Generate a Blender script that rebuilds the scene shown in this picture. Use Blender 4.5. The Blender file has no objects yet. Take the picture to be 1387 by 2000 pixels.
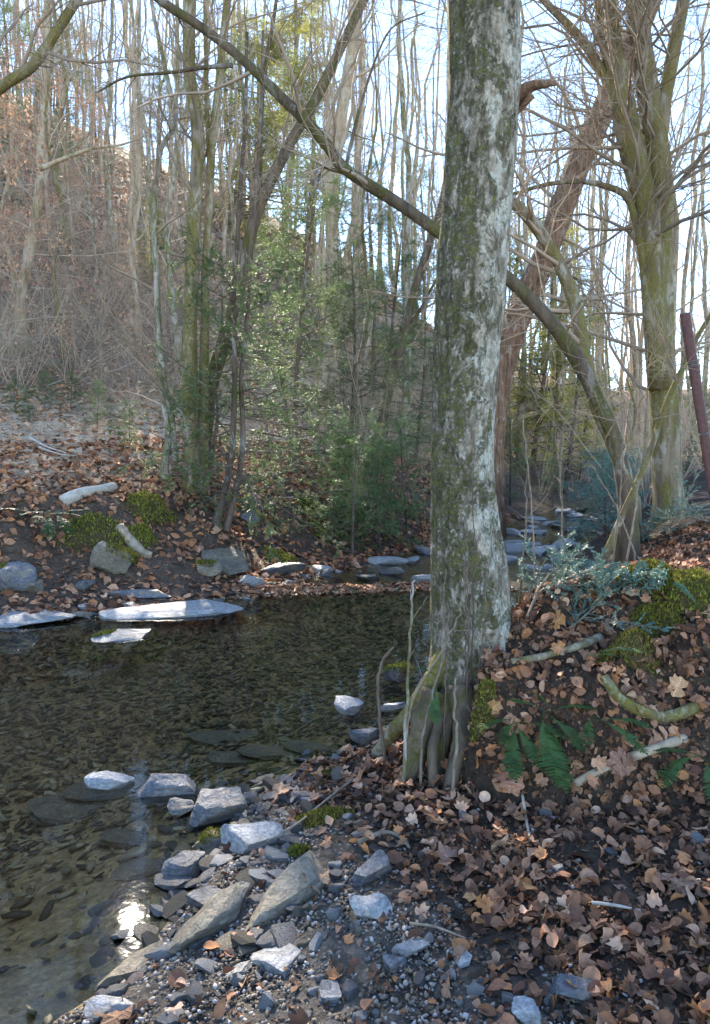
import bpy, math
import numpy as np
from mathutils import Vector, Matrix, Euler

# ------------------------------------------------------------------ camera, sky, sun, exposure
sc = bpy.context.scene
COL = sc.collection
CAM = np.array([0.0, 0.0, 1.7]); TH = math.radians(5.0); FPX = 1444.0
cam_d = bpy.data.cameras.new('camera'); cam_d.sensor_fit = 'VERTICAL'
cam_d.sensor_height = 36.0; cam_d.lens = 36.0 * FPX / 2000.0
cam_d.clip_start = 0.05; cam_d.clip_end = 2000.0
cam_o = bpy.data.objects.new('camera', cam_d); COL.objects.link(cam_o)
cam_o.location = CAM; cam_o.rotation_euler = (math.radians(90) - TH, 0, 0)
sc.camera = cam_o

SUN_EL = math.radians(33.0); SUN_AZ = math.radians(-17.6)
world = bpy.data.worlds.new('World'); sc.world = world; world.use_nodes = True
wn = world.node_tree.nodes; wn.clear()
sky = wn.new('ShaderNodeTexSky'); sky.sky_type = 'NISHITA'; sky.sun_disc = False
sky.sun_elevation = SUN_EL; sky.sun_rotation = SUN_AZ
sky.altitude = 1500.0; sky.air_density = 1.0; sky.dust_density = 0.05; sky.ozone_density = 1.4
bg = wn.new('ShaderNodeBackground'); bg.inputs['Strength'].default_value = 0.12
wo = wn.new('ShaderNodeOutputWorld')
world.node_tree.links.new(sky.outputs[0], bg.inputs[0]); world.node_tree.links.new(bg.outputs[0], wo.inputs[0])
sl = bpy.data.lights.new('sun', 'SUN'); sl.energy = 5.0; sl.angle = math.radians(0.6); sl.color = (1.0, 0.88, 0.72)
so = bpy.data.objects.new('sun', sl); COL.objects.link(so)
S = Vector((math.sin(SUN_AZ) * math.cos(SUN_EL), math.cos(SUN_AZ) * math.cos(SUN_EL), math.sin(SUN_EL)))
so.rotation_euler = S.to_track_quat('Z', 'Y').to_euler(); so.location = S * 60
vs = sc.view_settings; vs.view_transform = 'Standard'; vs.look = 'None'; vs.gamma = 1.0; vs.exposure = 2.6
vs.use_curve_mapping = False
cy = sc.cycles
cy.max_bounces = 6; cy.diffuse_bounces = 3; cy.glossy_bounces = 3; cy.transmission_bounces = 4; cy.transparent_max_bounces = 8
cy.caustics_reflective = False; cy.caustics_refractive = False; cy.sample_clamp_indirect = 6.0
cy.use_denoising = True

# ------------------------------------------------------------------ maths helpers
rng = np.random.default_rng(11)

def ray(px, py):
    a = (np.asarray(px, float) - 693.5) / FPX; b = (1000.0 - np.asarray(py, float)) / FPX
    c, s = math.cos(TH), math.sin(TH)
    return np.stack([a + 0 * b, c + b * s, b * c - s], -1)

def pix(px, py, D):
    """point on the pixel's ray at ground distance y = D"""
    d = ray(px, py); return CAM + d * (np.asarray(D, float) / d[..., 1])[..., None]

def sstep(a, b, x):
    t = np.clip((x - a) / (b - a), 0, 1); return t * t * (3 - 2 * t)

def _hash(i, j, k, seed):
    n = (i * 374761393 + j * 668265263 + k * 2147483647 + seed * 1274126177) & 0xffffffff
    n = ((n ^ (n >> 13)) * 1274126177) & 0xffffffff
    return ((n ^ (n >> 16)) & 0xffff) / 65535.0

def vnoise(p, seed=0):
    p = np.asarray(p, float); i = np.floor(p).astype(np.int64); f = p - i; f = f * f * (3 - 2 * f)
    r = 0
    for dx in (0, 1):
        for dy in (0, 1):
            for dz in (0, 1):
                w = (f[..., 0] if dx else 1 - f[..., 0]) * (f[..., 1] if dy else 1 - f[..., 1]) * (f[..., 2] if dz else 1 - f[..., 2])
                r = r + w * _hash(i[..., 0] + dx, i[..., 1] + dy, i[..., 2] + dz, seed)
    return r * 2 - 1

def fbm(p, oct=4, seed=0, gain=0.5):
    a = 1.0; r = 0; p = np.asarray(p, float)
    for o in range(oct):
        r = r + a * vnoise(p, seed + o); p = p * 2.03 + 7.1; a *= gain
    return r

def n2(x, y, s, seed=0, oct=3):
    return fbm(np.stack([x * s, y * s, 0 * x + seed * 3.7], -1), oct, seed)

def nrm(v):
    return v / np.maximum(np.linalg.norm(v, axis=-1, keepdims=True), 1e-9)

def catmull(pts, n):
    pts = np.asarray(pts, float); m = len(pts)
    P = np.vstack([2 * pts[0] - pts[1], pts, 2 * pts[-1] - pts[-2]])
    t = np.linspace(0, m - 1 - 1e-6, n); i = t.astype(int); f = (t - i)[:, None]
    p0, p1, p2, p3 = P[i], P[i + 1], P[i + 2], P[i + 3]
    return 0.5 * (2 * p1 + (p2 - p0) * f + (2 * p0 - 5 * p1 + 4 * p2 - p3) * f ** 2 + (3 * p1 - p0 - 3 * p2 + p3) * f ** 3)

# ------------------------------------------------------------------ the lie of the land
NEAR = np.array([(-30, -6), (-10, -1.0), (-3, 1.5), (-1.35, 2.04), (-.95, 2.02), (-.80, 2.25), (-.70, 2.7), (-.64, 3.1), (-.50, 3.5), (-.3, 3.78), (.17, 4.2),
                 (.5, 4.8), (.95, 5.8), (1.6, 7.4), (2.35, 9), (3.3, 11), (4.8, 14.5), (7.4, 19), (11, 25), (18, 33), (30, 45)], float)
FAR = np.array([(-30, 2.5), (-12, 4.6), (-6, 6.1), (-3.4, 7.0), (-2.5, 7.5), (-1.6, 8.05), (-1.07, 8.9), (-.6, 9.6), (.2, 10.6), (1.2, 12.2), (2.4, 14.5),
                (4.2, 18), (6.5, 22), (10, 28), (17, 37), (28, 50)], float)
SCARP = np.array([(.20, 4.10), (.28, 3.65), (.42, 3.32), (.63, 3.05), (1.0, 2.95), (1.4, 2.85), (2.2, 2.5), (5, 1.5), (60, -20)], float)

def pdist(x, y, L):
    best = np.full(x.shape, 1e9)
    for a, b in zip(L[:-1], L[1:]):
        d = b - a; t = np.clip(((x - a[0]) * d[0] + (y - a[1]) * d[1]) / (d @ d), 0, 1)
        best = np.minimum(best, np.hypot(x - a[0] - t * d[0], y - a[1] - t * d[1]))
    return best

def inpoly(x, y, P):
    c = np.zeros(x.shape, bool); j = len(P) - 1
    for i in range(len(P)):
        xi, yi = P[i]; xj, yj = P[j]
        if yi != yj:
            c ^= ((yi > y) != (yj > y)) & (x < (xj - xi) * (y - yi) / (yj - yi) + xi)
        j = i
    return c

WATER = np.vstack([NEAR, FAR[::-1]])
HIGH = np.vstack([SCARP, [(60, 60)], NEAR[::-1][:11]])
RIDGE_A = [-.6, -.48, -.2, 0, .08, .18, .35, .7]; RIDGE_Z = [.44, .42, .34, .24, .17, .10, .07, .07]

def land(x, y):
    """returns height and the fields used for colouring"""
    x = np.asarray(x, float); y = np.asarray(y, float)
    wob = 0.10 * n2(x, y, 1.3, 3)
    dN = pdist(x + wob, y, NEAR); dF = pdist(x + wob, y, FAR); wet = inpoly(x + wob, y, WATER)
    d = np.minimum(dN, dF)
    bed = -.30 * sstep(0, 1.4, d) - .02 * sstep(0, .1, d)
    bar = np.exp(-((y - 8.75 - .15 * x) / .45) ** 2) * sstep(-1.6, -1.0, x) * (1 - sstep(2.0, 2.6, x))
    bed = bed * (1 - bar) + bar * (.012 + .03 * n2(x, y, 3.0, 8))
    shal = sstep(9.0, 9.8, y)
    bed = bed * (1 - shal) + shal * np.maximum(bed, -.07 + .06 * n2(x, y, 2.5, 5))
    # near bank
    s = dN
    low = .075 * (1 - np.exp(-s / .16)) + .13 * sstep(0.1, 1.6, s) + .02 * n2(x, y, 3.1, 1) * sstep(0, .3, s)
    dh = np.where(inpoly(x, y, HIGH), pdist(x, y, SCARP), 0)
    rise = .66 * sstep(-.05, 1.25, dh) * (dh > 0) + .05 * np.minimum(dh, 8) + .05 * n2(x, y, 2.2, 6) * sstep(0, .6, dh)
    rise = rise + .13 * np.exp(-(((x - .80) / .35) ** 2 + ((y - 3.80) / .35) ** 2)) + .14 * np.exp(-(((x - 1.75) / .5) ** 2 + ((y - 4.0) / .45) ** 2))
    rise = rise + .34 * np.exp(-(((x - .90) / .34) ** 2 + ((y - 3.62) / .26) ** 2))
    yf = 2.98 - .13 * (x - .6) + .10 * n2(x, y, 2.0, 21, 2)
    ledge = .20 + (.54 + .16 * n2(x, y, 3.4, 22)) * sstep(yf, yf + .40, y) * sstep(.47, .62, x + .05 * n2(x, y, 5, 23)) * (1 - sstep(1.8, 2.8, x)) * (1 - sstep(3.9, 4.4, y))
    near_l = np.where(dh > 0, ledge, -9)
    near = low + rise * sstep(0, .75 + 1.1 * sstep(4.3, 5.6, y), s)
    near = np.maximum(near, np.where((s > .45), near_l, -9)) 
    # far bank
    s = dF + .25 * n2(x, y, .9, 4) * sstep(.3, 1.2, dF)
    far = np.interp(s, [0, .5, 1.0, 1.6, 2.2, 3.0, 12, 60], [0, .10, .38, .85, 1.18, 1.42, 3.7, 7])
    far = far + sstep(.2, 1, s) * .05 * n2(x, y, 2.4, 9) + sstep(3, 8, s) * .10 * n2(x, y, .6, 2)
    r = np.hypot(x, y); az = np.where(y > .5, x / np.maximum(y, .5), np.where(x < 0, -.6, .7))
    tgt = 1.7 + 70 * np.interp(np.clip(az, -.6, .7), RIDGE_A, RIDGE_Z)
    k = np.clip((r - 17) / 53, 0, 1.25)
    far = far + np.maximum(tgt - far, 0) * k * sstep(3, 9, s) + sstep(6, 14, s) * .35 * n2(x, y, .22, 7)
    z = np.where(wet, bed, np.where(dN < dF, near, far))
    return z, wet, dN, dF, dh, bar

def H(x, y):
    return land(np.atleast_1d(np.asarray(x, float)), np.atleast_1d(np.asarray(y, float)))[0]

def on_ground(px, py, zoff=0.0):
    d = ray(px, py); ys = np.concatenate([np.arange(.8, 14, .02), np.arange(14, 70, .1)])
    P = CAM + d * (ys / d[1])[:, None]; z = np.maximum(H(P[:, 0], P[:, 1]), zoff if zoff else -9)
    hit = np.nonzero(P[:, 2] <= z)[0]
    return P[hit[0]] if len(hit) else P[-1]

def gnormal(x, y, e=.04):
    zx = (H(x + e, y) - H(x - e, y)) / (2 * e); zy = (H(x, y + e) - H(x, y - e)) / (2 * e)
    return nrm(np.stack([-zx, -zy, np.ones_like(zx)], -1))

# ------------------------------------------------------------------ mesh helpers
def mesh(name, V, faces, mat=None, smooth=True, col=None, uv=None, sharp=None):
    """faces: list of int arrays (n,3) or (n,4); col: (nv,3) colours; uv: (nv,2)"""
    V = np.asarray(V, np.float32).reshape(-1, 3); faces = [np.asarray(f, np.int32) for f in faces if len(f)]
    me = bpy.data.meshes.new(name)
    loops = np.concatenate([f.ravel() for f in faces]); tot = np.concatenate([np.full(len(f), f.shape[1], np.int32) for f in faces])
    st = np.concatenate([[0], np.cumsum(tot)[:-1]]).astype(np.int32)
    me.vertices.add(len(V)); me.vertices.foreach_set('co', V.ravel())
    me.loops.add(len(loops)); me.loops.foreach_set('vertex_index', loops)
    me.polygons.add(len(tot)); me.polygons.foreach_set('loop_start', st); me.polygons.foreach_set('loop_total', tot)
    me.polygons.foreach_set('use_smooth', np.full(len(tot), smooth))
    if col is not None:
        a = me.color_attributes.new('tint', 'FLOAT_COLOR', 'POINT')
        a.data.foreach_set('color', np.hstack([np.asarray(col, np.float32), np.ones((len(V), 1), np.float32)]).ravel())
    if uv is not None:
        a = me.uv_layers.new(name='uv'); a.data.foreach_set('uv', np.asarray(uv, np.float32)[loops].ravel())
    if mat is not None: me.materials.append(mat)
    me.update(calc_edges=True); me.validate()
    if sharp: me.set_sharp_from_angle(angle=math.radians(sharp))
    return me

def link(name, data, parent=None, loc=None, rot=None, scale=None):
    o = bpy.data.objects.new(name, data); COL.objects.link(o)
    if parent is not None: o.parent = parent
    if loc is not None: o.location = loc
    if rot is not None: o.rotation_euler = rot
    if scale is not None: o.scale = scale
    return o

def tag(o, label=None, cat=None, group=None, kind=None):
    if label: o['label'] = label
    if cat: o['category'] = cat
    if group: o['group'] = group
    o['kind'] = kind or 'thing'
    return o

class Acc:
    def __init__(s): s.V = []; s.F3 = []; s.F4 = []; s.C = []; s.U = []; s.n = 0
    def add(s, V, F3=None, F4=None, C=None, U=None):
        V = np.asarray(V, float).reshape(-1, 3); s.V.append(V)
        if F3 is not None and len(F3): s.F3.append(np.asarray(F3) + s.n)
        if F4 is not None and len(F4): s.F4.append(np.asarray(F4) + s.n)
        if C is not None: s.C.append(np.broadcast_to(np.asarray(C, float), V.shape))
        if U is not None: s.U.append(U)
        s.n += len(V); return s
    def mesh(s, name, mat, smooth=True, origin=None, sharp=None):
        V = np.concatenate(s.V)
        if origin is not None: V = V - np.asarray(origin)
        f = []
        if s.F3: f.append(np.concatenate(s.F3))
        if s.F4: f.append(np.concatenate(s.F4))
        return mesh(name, V, f, mat, smooth, np.concatenate(s.C) if s.C else None, np.concatenate(s.U) if s.U else None, sharp)

def tubes(P, R, S, cap=False, prof=None):
    """P (M,K,3), R (M,K) -> verts, quads, tris of M tubes"""
    P = np.asarray(P, float); R = np.asarray(R, float)
    if P.ndim == 2: P = P[None]; R = R[None]
    M, K, _ = P.shape
    T = nrm(np.gradient(P, axis=1)); mt = np.abs(T.mean(1)[:, 2])
    ref = np.where((mt > .75)[:, None], np.array([0.05, 1.0, 0.02]), np.array([.05, .03, 1.0]))[:, None, :]
    A = nrm(np.cross(T, np.broadcast_to(ref, T.shape))); B = np.cross(T, A)
    th = np.arange(S) * 2 * math.pi / S
    rr = R[..., None] * (1 if prof is None else prof(th, M, K))
    V = P[:, :, None, :] + (A[:, :, None, :] * np.cos(th)[None, None, :, None] + B[:, :, None, :] * np.sin(th)[None, None, :, None]) * (rr[..., None] if np.ndim(rr) == 3 else rr[..., None])
    m, k, s_ = np.meshgrid(np.arange(M), np.arange(K - 1), np.arange(S), indexing='ij')
    b = (m * K + k) * S; nx = (s_ + 1) % S
    Q = np.stack([b + s_, b + nx, b + S + nx, b + S + s_], -1).reshape(-1, 4)
    V = V.reshape(-1, 3); T3 = np.zeros((0, 3), int)
    if cap:
        c0 = P[:, 0] ; c1 = P[:, -1]; n = len(V); V = np.vstack([V, c0, c1]); l = []
        for i in range(M):
            for q in range(S):
                l.append((n + i, (i * K) * S + (q + 1) % S, (i * K) * S + q)); e = (i * K + K - 1) * S
                l.append((n + M + i, e + q, e + (q + 1) % S))
        T3 = np.array(l)
    return V, Q, T3

def grow(P, R, n, t0, t1, length, ang, K, up, jit, g, rfac=.6, tip=.3, flat=0.0, taper=.6):
    """children of the branches P (M,Kp,3): n on each between t0 and t1"""
    M, Kp, _ = P.shape
    par = np.repeat(np.arange(M), n); N = len(par)
    t = t0 + (t1 - t0) * ((np.tile(np.arange(n), M) + g.random(N)) / n)
    f = t * (Kp - 1); i = np.minimum(f.astype(int), Kp - 2); w = (f - i)[:, None]
    p = P[par, i] * (1 - w) + P[par, i + 1] * w; tan = nrm(P[par, i + 1] - P[par, i])
    r0 = (R[par, i] * (1 - w[:, 0]) + R[par, i + 1] * w[:, 0]) * rfac
    rv = nrm(g.normal(size=(N, 3))); rv[:, 2] *= (1 - flat)
    side = nrm(rv - tan * (rv * tan).sum(1, keepdims=True))
    a = np.radians(ang * (.7 + .6 * g.random(N)))[:, None]
    d = nrm(tan * np.cos(a) + side * np.sin(a))
    L = length * (1 - taper * (t - t0) / max(t1 - t0, 1e-6)) * (.55 + .8 * g.random(N))
    pts = [p]
    for k in range(K - 1):
        d = nrm(d + g.normal(size=(N, 3)) * jit + np.array([0, 0, up]))
        p = p + d * (L / (K - 1))[:, None]; pts.append(p)
    Q = np.stack(pts, 1)
    rr = np.maximum(r0, .0012)[:, None] * np.linspace(1, tip, K)[None]
    return Q, rr, par

# ------------------------------------------------------------------ materials
def newmat(name):
    m = bpy.data.materials.new(name); m.use_nodes = True; nt = m.node_tree; nt.nodes.clear()
    return m, nt

class NT:
    def __init__(s, name): s.m, s.t = newmat(name)
    def n(s, typ, **kw):
        x = s.t.nodes.new(typ)
        for k, v in kw.items():
            if k in x.inputs.keys() if isinstance(k, str) else False: s.set(x, k, v)
            else: setattr(x, k, v)
        return x
    def set(s, node, key, v):
        if isinstance(v, bpy.types.NodeSocket): s.t.links.new(v, node.inputs[key])
        else:
            if isinstance(v, tuple) and len(v) == 3 and node.inputs[key].type == 'RGBA': v = v + (1,)
            node.inputs[key].default_value = v
    def coord(s, kind='Object', scale=(1, 1, 1)):
        c = s.t.nodes.new('ShaderNodeTexCoord'); mp = s.t.nodes.new('ShaderNodeMapping')
        s.t.links.new(c.outputs[kind], mp.inputs[0]); mp.inputs['Scale'].default_value = scale
        return mp.outputs[0]
    def noise(s, vec, scale, detail=4, rough=.55, dist=0.0):
        x = s.t.nodes.new('ShaderNodeTexNoise'); s.t.links.new(vec, x.inputs['Vector'])
        x.inputs['Scale'].default_value = scale; x.inputs['Detail'].default_value = detail; x.inputs['Roughness'].default_value = rough; x.inputs['Distortion'].default_value = dist
        return x.outputs['Fac']
    def vor(s, vec, scale, feature='F1', out='Distance'):
        x = s.t.nodes.new('ShaderNodeTexVoronoi'); x.feature = feature; s.t.links.new(vec, x.inputs['Vector']); x.inputs['Scale'].default_value = scale
        return x.outputs[out]
    def ramp(s, fac, stops):
        x = s.t.nodes.new('ShaderNodeValToRGB'); s.t.links.new(fac, x.inputs[0]); e = x.color_ramp.elements
        while len(e) < len(stops): e.new(.5)
        for el, (p, c) in zip(e, stops):
            el.position = p; el.color = (c, c, c, 1) if not isinstance(c, tuple) else c + (1,)
        return x.outputs[0]
    def mix(s, fac, a, b, mode='MIX'):
        x = s.t.nodes.new('ShaderNodeMix'); x.data_type = 'RGBA'; x.blend_type = mode
        for key, v in ((0, fac), (6, a), (7, b)):
            if isinstance(v, bpy.types.NodeSocket): s.t.links.new(v, x.inputs[key])
            else: x.inputs[key].default_value = (v + (1,)) if isinstance(v, tuple) else v
        return x.outputs[2]
    def math(s, op, a, b=0.0, clamp=False):
        x = s.t.nodes.new('ShaderNodeMath'); x.operation = op; x.use_clamp = clamp
        for k, v in ((0, a), (1, b)):
            if isinstance(v, bpy.types.NodeSocket): s.t.links.new(v, x.inputs[k])
            else: x.inputs[k].default_value = v
        return x.outputs[0]
    def attr(s, name='tint', out='Color'):
        x = s.t.nodes.new('ShaderNodeAttribute'); x.attribute_name = name; return x.outputs[out]
    def rand(s):
        return s.t.nodes.new('ShaderNodeObjectInfo').outputs['Random']
    def hsv(s, col, h=.5, sat=1.0, v=1.0):
        x = s.t.nodes.new('ShaderNodeHueSaturation')
        for k, q in (('Hue', h), ('Saturation', sat), ('Value', v), ('Color', col)):
            if isinstance(q, bpy.types.NodeSocket): s.t.links.new(q, x.inputs[k])
            else: x.inputs[k].default_value = q
        return x.outputs[0]
    def bump(s, h, strength=.5, dist=.02):
        x = s.t.nodes.new('ShaderNodeBump'); s.t.links.new(h, x.inputs['Height']); x.inputs['Strength'].default_value = strength; x.inputs['Distance'].default_value = dist
        return x.outputs[0]
    def finish(s, col, rough=.85, normal=None, spec=.3, trans=0.0):
        p = s.t.nodes.new('ShaderNodeBsdfPrincipled'); o = s.t.nodes.new('ShaderNodeOutputMaterial')
        for k, v in (('Base Color', col), ('Roughness', rough), ('Specular IOR Level', spec)):
            if isinstance(v, bpy.types.NodeSocket): s.t.links.new(v, p.inputs[k])
            else: p.inputs[k].default_value = (v + (1,)) if isinstance(v, tuple) else v
        if normal is not None: s.t.links.new(normal, p.inputs['Normal'])
        out = p.outputs[0]
        if trans:
            tr = s.t.nodes.new('ShaderNodeBsdfTranslucent'); mx = s.t.nodes.new('ShaderNodeMixShader'); mx.inputs[0].default_value = trans
            if isinstance(col, bpy.types.NodeSocket): s.t.links.new(col, tr.inputs[0])
            else: tr.inputs[0].default_value = col + (1,)
            s.t.links.new(out, mx.inputs[1]); s.t.links.new(tr.outputs[0], mx.inputs[2]); out = mx.outputs[0]
        s.t.links.new(out, o.inputs[0]); return s.m

def bark(name, base, dark, moss, lich, moss_amt=.5, lich_amt=.5, stretch=.18, scale=14, bumpd=.02):
    """streaky bark with moss and lichen patches"""
    m = NT(name); v = m.coord('Object', (1, 1, stretch)); v2 = m.coord('Object', (1, 1, .45)); v3 = m.coord('Object')
    st = m.noise(v, scale, 6, .62, .4); c = m.ramp(st, [(.3, dark), (.62, base)])
    rv = m.hsv(c, .5, 1.0, m.math('ADD', m.math('MULTIPLY', m.rand(), .5), .75))
    lm = m.ramp(m.noise(v2, scale * .36, 7, .68, .6), [(.62 - lich_amt * .22, 0.0), (.68 - lich_amt * .22, 1.0)])
    rv = m.mix(m.math('MULTIPLY', lm, .85), rv, m.mix(m.noise(v3, scale * 3.2, 3), lich, tuple(q * .55 for q in lich)))
    mm = m.ramp(m.noise(v2, scale * .24, 8, .7, .8), [(.64 - moss_amt * .3, 0.0), (.74 - moss_amt * .3, 1.0)])
    mm = m.math('MULTIPLY', mm, m.ramp(m.noise(v3, scale * 4, 3), [(.3, .35), (.6, 1.0)]))
    rv = m.mix(mm, rv, m.mix(m.noise(v3, scale * 2.1, 2), moss, tuple(q * .45 for q in moss)))
    h = m.math('ADD', st, m.math('ADD', m.math('MULTIPLY', m.noise(v3, scale * 4.5, 4), .35), m.math('MULTIPLY', mm, .35)))
    return m.finish(rv, .9, m.bump(h, .8, bumpd), .15)

M_bark_main = None
def main_bark():
    m = NT('bark_hornbeam'); v = m.coord('Object', (1, 1, .38)); v2 = m.coord('Object', (1, 1, .62)); v3 = m.coord('Object')
    st = m.noise(v, 19, 8, .68, .6)
    c = m.ramp(st, [(.30, (.07, .058, .04)), (.44, (.24, .20, .145)), (.64, (.52, .46, .36))])
    blot = m.noise(v3, 34, 6, .7, .4)
    c = m.mix(.65, c, m.ramp(blot, [(.36, .30), (.62, 1.15)]), 'MULTIPLY')
    # lichen keeps mainly to the side turned to the open bank (+x)
    sx = m.t.nodes.new('ShaderNodeSeparateXYZ'); m.t.links.new(m.t.nodes.new('ShaderNodeNewGeometry').outputs['Normal'], sx.inputs[0])
    ln = m.math('ADD', m.noise(v2, 9.5, 10, .76, .5), m.math('MULTIPLY', sx.outputs[0], .065))
    lm = m.ramp(ln, [(.55, 0.0), (.575, 1.0)])
    lm = m.math('MULTIPLY', lm, m.ramp(m.noise(v3, 52, 5, .7), [(.40, .0), (.52, 1.0)]))
    c = m.mix(m.math('MULTIPLY', lm, .92), c, m.mix(m.noise(v3, 26, 4), (.64, .62, .54), (.34, .34, .27)))
    mn = m.math('SUBTRACT', m.noise(v2, 8.0, 10, .77, .6), m.math('MULTIPLY', sx.outputs[0], .05))
    mm = m.ramp(mn, [(.475, 0.0), (.54, 1.0)])
    mm = m.math('MULTIPLY', mm, m.ramp(m.noise(v3, 58, 6, .75), [(.42, .0), (.55, 1.0)]))
    c = m.mix(m.math('MULTIPLY', mm, .95), c, m.mix(m.ramp(m.noise(v3, 20, 4), [(.35, 0.0), (.65, 1.0)]), (.065, .07, .016), (.22, .215, .06)))
    ds = m.ramp(m.noise(m.coord('Object', (1, 1, .12)), 12, 8, .7, .6), [(.57, 0.0), (.64, 1.0)])
    c = m.mix(m.math('MULTIPLY', ds, .38), c, (.028, .026, .016))
    h = m.math('ADD', m.math('MULTIPLY', st, .9), m.math('ADD', m.math('MULTIPLY', blot, .7), m.math('MULTIPLY', mm, .6)))
    return m.finish(c, .9, m.bump(h, .9, .022), .15)

def simple(name, c1, c2, scale=12, rough=.85, trans=0.0, var=.4, bumpd=0.0, spec=.3):
    m = NT(name); v = m.coord('Object'); nz = m.noise(v, scale, 4)
    c = m.mix(m.ramp(nz, [(.3, 0.0), (.7, 1.0)]), c1, c2)
    c = m.hsv(c, .5, 1.0, m.math('ADD', m.math('MULTIPLY', m.rand(), var), 1 - var / 2))
    return m.finish(c, rough, m.bump(nz, .6, bumpd) if bumpd else None, spec, trans)

def tinted(name, rough=.8, trans=0.0, scale=40, amt=.5, var=.3, bumpd=0.0, spec=.25, veins=False):
    """colour from the pieces' own tint attribute, with grain"""
    m = NT(name); v = m.coord('Object'); nz = m.noise(v, scale, 4)
    c = m.mix(amt, m.attr(), m.ramp(nz, [(.25, .35), (.7, 1.25)]), 'MULTIPLY')
    if var: c = m.hsv(c, m.math('ADD', m.math('MULTIPLY', m.rand(), .03), .485), 1.0, m.math('ADD', m.math('MULTIPLY', m.rand(), var), 1 - var / 2))
    nor = m.bump(nz, .5, bumpd) if bumpd else None
    if veins:
        u = m.t.nodes.new('ShaderNodeUVMap'); s = m.t.nodes.new('ShaderNodeSeparateXYZ'); m.t.links.new(u.outputs[0], s.inputs[0])
        q = m.math('FRACT', m.math('MULTIPLY', m.math('SUBTRACT', s.outputs[1], m.math('MULTIPLY', s.outputs[0], .8)), 9.0))
        ve = m.ramp(q, [(0, 1.0), (.16, 0.0), (.86, 0.0), (1.0, 1.0)])
        mid = m.ramp(s.outputs[0], [(.0, 1.0), (.07, 0.0)])
        vv = m.math('MAXIMUM', ve, mid)
        c = m.mix(m.math('MULTIPLY', vv, .45), c, m.hsv(c, .5, .85, 1.7))
        nor = m.bump(m.math('ADD', vv, nz), .7, .004)
    return m.finish(c, rough, nor, spec, trans)

def ground_mat():
    m = NT('ground_soil'); v = m.coord('Object')
    base = m.attr()
    n1 = m.noise(v, 5, 8, .68); n2_ = m.noise(v, 42, 6, .7)
    c = m.mix(.75, base, m.ramp(n2_, [(.28, .35), (.68, 1.5)]), 'MULTIPLY')
    c = m.mix(.6, c, m.ramp(n1, [(.3, .45), (.7, 1.4)]), 'MULTIPLY')
    cells = m.vor(v, 26, 'F1', 'Color')
    c = m.mix(.6, c, m.ramp(m.math('MULTIPLY', cells, 1.0), [(.1, .45), (.9, 1.4)]), 'MULTIPLY')
    h = m.math('ADD', n2_, m.math('MULTIPLY', m.vor(v, 26), .7))
    return m.finish(c, .92, m.bump(h, .9, .03), .2)

def rock_mat(name, c1, c2, stain, wet=.55):
    m = NT(name); v = m.coord('Object', (1, 1, 4.5)); v3 = m.coord('Object')
    lay = m.noise(v, 20, 7, .68, .6); c = m.mix(m.ramp(lay, [(.32, 0.0), (.66, 1.0)]), c1, c2)
    c = m.mix(.75, c, m.ramp(m.noise(v3, 60, 7, .75), [(.34, .35), (.62, 1.3)]), 'MULTIPLY')
    c = m.mix(m.math('MULTIPLY', m.ramp(m.noise(v3, 7, 5), [(.5, 0.0), (.68, 1.0)]), .6), c, stain)
    c = m.hsv(c, .5, 1.0, m.math('ADD', m.math('MULTIPLY', m.rand(), .5), .75))
    h = m.math('ADD', lay, m.math('MULTIPLY', m.noise(v3, 50, 5), .4))
    return m.finish(c, wet, m.bump(h, 1.0, .02), .4)

def water_mat():
    m = NT('creek_water'); t = m.t; v = m.coord('Object', (1, 1, 1))
    geo = t.nodes.new('ShaderNodeNewGeometry'); sep = t.nodes.new('ShaderNodeSeparateXYZ'); t.links.new(geo.outputs['Position'], sep.inputs[0])
    riff = m.ramp(m.math('DIVIDE', sep.outputs[1], 20.0), [(.42, .0), (.48, 1.0)])       # shallow riffle beyond the pool
    n_ = m.math('ADD', m.math('MULTIPLY', m.noise(v, 7, 3, .5), .5), m.math('MULTIPLY', m.noise(v, 26, 3, .5), .12))
    nr = m.noise(v, 11, 4, .6)
    bp = t.nodes.new('ShaderNodeBump'); t.links.new(m.math('ADD', n_, m.math('MULTIPLY', m.math('MULTIPLY', nr, riff), 3.5)), bp.inputs['Height'])
    bp.inputs['Strength'].default_value = .14; bp.inputs['Distance'].default_value = .016
    fr = t.nodes.new('ShaderNodeFresnel'); fr.inputs['IOR'].default_value = 1.33; t.links.new(bp.outputs[0], fr.inputs['Normal'])
    gl = t.nodes.new('ShaderNodeBsdfGlossy'); gl.inputs['Roughness'].default_value = .022; t.links.new(bp.outputs[0], gl.inputs['Normal'])
    tr = t.nodes.new('ShaderNodeBsdfTransparent'); tr.inputs[0].default_value = (.97, .93, .82, 1)
    mx = t.nodes.new('ShaderNodeMixShader'); o = t.nodes.new('ShaderNodeOutputMaterial')
    t.links.new(fr.outputs[0], mx.inputs[0]); t.links.new(tr.outputs[0], mx.inputs[1]); t.links.new(gl.outputs[0], mx.inputs[2]); t.links.new(mx.outputs[0], o.inputs[0])
    return m.m

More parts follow.
